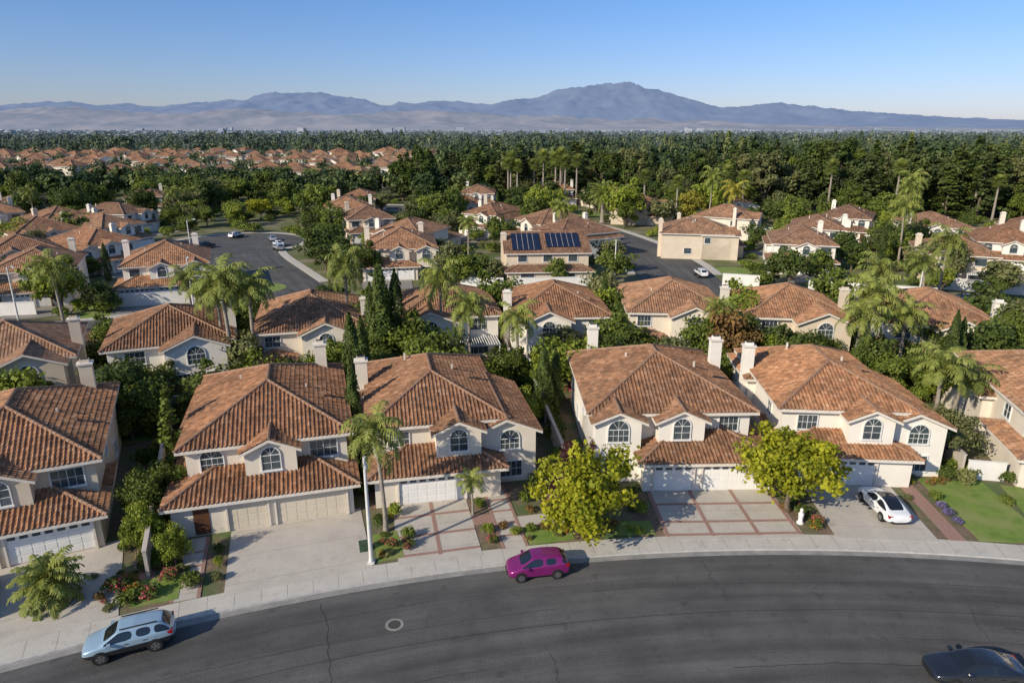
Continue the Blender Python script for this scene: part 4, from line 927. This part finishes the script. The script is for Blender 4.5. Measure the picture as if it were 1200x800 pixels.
def car(name,kind,x,y,head,col,z=.02,glassroof=False):
    Ln,Wd,st=CARS[kind]; e=empty(name,(x,y,z),head)
    rows=[]
    for (sx,zl,zb,zt,w,wt,k) in st:
        zm=(zl+zb)/2
        h=[(0,zl),(w*.55,zl),(w*.93,zl+.03),(w,zl+.14),(w*1.01,zm+.05),(w*.985,zb-.05),(w*.95,zb),(wt+.03 if zt-zb>.2 else w*.88,zt-.05 if zt-zb>.2 else zb+(zt-zb)*.5),(wt-.04 if zt-zb>.2 else wt*.8,zt-.005 if zt-zb>.2 else zt-.01),(wt*.45,zt+.01),(0,zt+.015)]
        full=h+[(-a,b) for a,b in h[-2:0:-1]]
        rows.append([(sx,a,b) for a,b in full])
    m=len(rows[0]); vs=[q for rw in rows for q in rw]; fs=[];mi=[]
    for i in range(len(rows)-1):
        k=st[i][6]
        for j in range(m):
            fs.append((i*m+j,i*m+(j+1)%m,(i+1)*m+(j+1)%m,(i+1)*m+j))
            jj=j if j<10 else (m-1-j)
            t=0
            if jj<=2: t=2
            elif jj==6 and k in('w','g','r'): t=1
            elif jj in(8,9) and k in('w','r') : t=1
            elif glassroof and jj in (8,9) and k in ('g','p'): t=1
            if kind=='suv' and jj==3: t=2
            mi.append(t)
    fs.append(list(range(m))); mi.append(0); fs.append([(len(rows)-1)*m+j for j in range(m-1,-1,-1)]); mi.append(0)
    me=D.meshes.new('body'); me.from_pydata(vs,[],fs)
    for q in (PAINT[col],M['cglass'],M['plastic']): me.materials.append(q)
    me.polygons.foreach_set('material_index',mi); me.polygons.foreach_set('use_smooth',[True]*len(fs)); me.update()
    bm=bmesh.new(); bm.from_mesh(me); bmesh.ops.recalc_face_normals(bm,faces=bm.faces)
    cl=bm.edges.layers.float.new('crease_edge')
    for ed in bm.edges:
        ms={f.material_index for f in ed.link_faces}
        if len(ms)>1: ed[cl]=.6
    bm.to_mesh(me); bm.free()
    o=D.objects.new('body',me); COL.objects.link(o); o.parent=e
    sb=o.modifiers.new('s','SUBSURF'); sb.levels=2; sb.render_levels=2
    mb=MB()
    def cyl(cx,cy0,cy1,cz,r,mi,K=22):
        v=[(cx+r*math.cos(2*math.pi*i/K),yy,cz+r*math.sin(2*math.pi*i/K)) for yy in (cy0,cy1) for i in range(K)]
        mb.add(v,[(i,(i+1)%K,K+(i+1)%K,K+i) for i in range(K)]+[list(range(K)),list(range(2*K-1,K-1,-1))],mi)
    hw=Wd/2; wb=Ln*.295; rw=.35 if kind=='suv' else .31
    for cx in (wb,-wb*.98):
        for s in (-1,1):
            cyl(cx,s*(hw-.28),s*(hw*.985+.012),rw+.02,rw+.06,0)
            cyl(cx,s*(hw-.24),s*(hw+.03),rw,rw,0); cyl(cx,s*(hw-.1),s*(hw+.036),rw,rw*.66,1)
            for k in range(5):
                a=k*2*math.pi/5+.6; ca,sa=math.cos(a),math.sin(a); b_=a+.33
                p=[(cx+rw*.2*ca,s*(hw+.04),rw+rw*.2*sa),(cx+rw*.62*ca,s*(hw+.04),rw+rw*.62*sa),(cx+rw*.62*math.cos(b_),s*(hw+.04),rw+rw*.62*math.sin(b_)),(cx+rw*.25*math.cos(b_),s*(hw+.04),rw+rw*.25*math.sin(b_))]
                mb.add(p,[(0,1,2,3)],0)
    zb=st[1][2]
    for s in (-1,1):
        f=st[1][0]; w=st[1][4]
        mb.add([(f+.03,s*w*.45,zb-.12),(f-.02,s*w*.93,zb-.1),(f-.3,s*w*1.04,zb+.0),(f-.1,s*w*.75,zb+.035),(f+.02,s*w*.45,zb+.0)],[(0,1,2,3,4)],2)
        rr=st[-3][0]; w=st[-3][4]; z2=st[-3][2]
        mb.box(rr-.10,rr+.16,min(s*w*.66,s*w*1.0),max(s*w*.66,s*w*1.0),z2-.2,z2-.02,3)
        mx_=st[3][0]-.32; mb.box(mx_-.08,mx_+.1,min(s*hw*.96,s*(hw+.2)),max(s*hw*.96,s*(hw+.2)),st[3][2]+.02,st[3][2]+.15,4)
        for dx in (.05,-.85): mb.box(dx-.1,dx+.1,min(s*hw*.98,s*hw*1.005),max(s*hw*.98,s*hw*1.005),st[3][2]-.14,st[3][2]-.11,0)
    mb.box(st[0][0]-.02,st[0][0]+.03,-.42,.42,st[0][1]-.02,st[0][1]+.12,0)
    mb.box(st[-1][0]-.02,st[-1][0]+.02,-.26,.26,.55,.66,2)
    if kind=='suv':
        for s in (-1,1): mb.box(-1.5,.3,s*.56-.02,s*.56+.02,1.6,1.65,0)
    mb.build('wheels_and_lights',[M['tyre'],M['rim'],M['lamp'],M['tail'],PAINT[col]],e)
    return e
def tang(th): return R_(-th)+math.pi
x,y=PL(-22.6,100.85); car('parked_suv','suv',x,y,tang(-22.6),'blue')
x,y=PL(-9.35,100.95); car('parked_hatchback','hatch',x,y,tang(-9.35),'magenta')
x,y=PL(3.6,91.05); car('parked_sedan','sedan',x,y,tang(3.6),'black')
x,y=PL(4.95,107.2); car('parked_car','sedan',x,y,R_(90-4.75)+.1,'white',.15,True)
x,y=PL(-27.3,108.5); car('parked_car','sedan',x,y,R_(90+27),'white',.15)
for xx,yy,hd,c,k in ((74,107.5,-.35,'navy','sedan'),(-71,176,1.2,'white','suv'),(-56,163,2.2,'white','sedan'),(-54,157,2.2,'silver','suv'),(-72,160,1.0,'black','suv'),(-60,171,2.,'silver','sedan'),(36,128,1.6,'white','suv'),(60,122,-.2,'silver','sedan'),(25,165,1.8,'black','sedan'),(18,212,2.2,'white','sedan'),(82,115,1.2,'white','suv'),(-44,104,-.2,'black','suv')):
    car('parked_car',k,xx,yy,hd,c)
# ------------------------------------------------------------------ street furniture
def lamp(x,y,h,ang):
    e=empty('street_lamp',(x,y,.1)); mb=MB()
    V,F=tube([(0,0,-.1),(0,0,.5),(0,0,h*.5),(0,0,h)],[.18,.14,.12,.09],10); mb.add(V,F.tolist(),0)
    dx,dy=math.cos(ang),math.sin(ang)
    V,F=tube([(0,0,h-.5),(dx*.5,dy*.5,h+.05),(dx*1.4,dy*1.4,h+.15)],[.045,.04,.035],6); mb.add(V,F.tolist(),1)
    V,F=tube([(dx*1.25,dy*1.25,h+.12),(dx*1.4,dy*1.4,h+.17),(dx*1.75,dy*1.75,h+.15),(dx*1.95,dy*1.95,h+.1)],[.04,.13,.14,.03],8); mb.add(V,F.tolist(),1)
    mb.box(-.22,.22,-.22,.22,-.05,.12,0)
    mb.build('pole_and_luminaire',[M['pole'],M['metal']],e)
x,y=PL(-15.1,104.1); lamp(x,y,7.6,R_(-75))
for a in ((-70,148,8,0),(18.5,121,8,3),(-72,96,8,-.5),(66,108,8,2),(40,150,8,3),(-50,104,8,-1)): lamp(*a)
x,y=PL(-15.3,105.6); e=empty('utility_cabinet',(x,y,.1),R_(16)); mb=MB(); mb.box(-.3,.3,-.22,.22,0,.6,0); mb.box(-.33,.33,-.25,.25,.6,.66,0); mb.box(-.27,-.01,-.232,-.22,.06,.55,0); mb.build('cabinet',[M['cabinet']],e)
x,y=PL(1.4,105.2); e=empty('garden_statue',(x,y,.1)); mb=MB()
V,F=tube([(0,0,0),(0,0,.12),(0,0,.16),(0,0,.5),(0,0,.8),(0,0,.9),(0,0,1.0),(0,0,1.12),(0,0,1.2)],[.25,.25,.15,.17,.2,.08,.12,.12,.02],12); mb.add(V,F.tolist(),0); mb.build('figure',[M['whitewall']],e,True)
# ------------------------------------------------------------------ light, sky, camera
el=R_(28); az=math.atan2(-.76,-.65)
sd=Vector((math.sin(az)*math.cos(el),math.cos(az)*math.cos(el),math.sin(el)))
sl=D.lights.new('sun','SUN'); sl.energy=5.0; sl.angle=R_(.5); sl.color=(1,.90,.73)
so=D.objects.new('sun',sl); so.rotation_euler=(-sd).to_track_quat('-Z','Y').to_euler(); so.location=(0,0,100); COL.objects.link(so)
w=D.worlds.new('World'); SC.world=w; w.use_nodes=True; nt=w.node_tree
bg=nt.nodes['Background']; sk=nt.nodes.new('ShaderNodeTexSky'); sk.sky_type='NISHITA'; sk.sun_disc=False; sk.sun_elevation=el; sk.sun_rotation=az
sk.air_density=1.0; sk.dust_density=.4; sk.ozone_density=3.0; sk.altitude=0
tc=nt.nodes.new('ShaderNodeTexCoord'); sx=nt.nodes.new('ShaderNodeSeparateXYZ'); nt.links.new(tc.outputs['Generated'],sx.inputs[0])
grad=ramp(nt,sx.outputs[2],[(0.0,(.66,.66,.93)),(.05,(.60,.65,.92)),(.16,(.50,.66,.95)),(.6,(.95,1.0,1.10))])
skc=mixc(nt,1.0,sk.outputs[0],grad,'MULTIPLY')
nt.links.new(skc,bg.inputs[0]); bg.inputs[1].default_value=.14
cam=D.cameras.new('camera'); co=D.objects.new('camera',cam); COL.objects.link(co); cam.lens=24; cam.sensor_width=36; cam.clip_end=80000; cam.clip_start=.5
co.location=(0,0,27); co.rotation_euler=(R_(90-17.35),0,0); SC.camera=co
SC.view_settings.view_transform='Standard'; SC.view_settings.look='None'; SC.view_settings.exposure=0
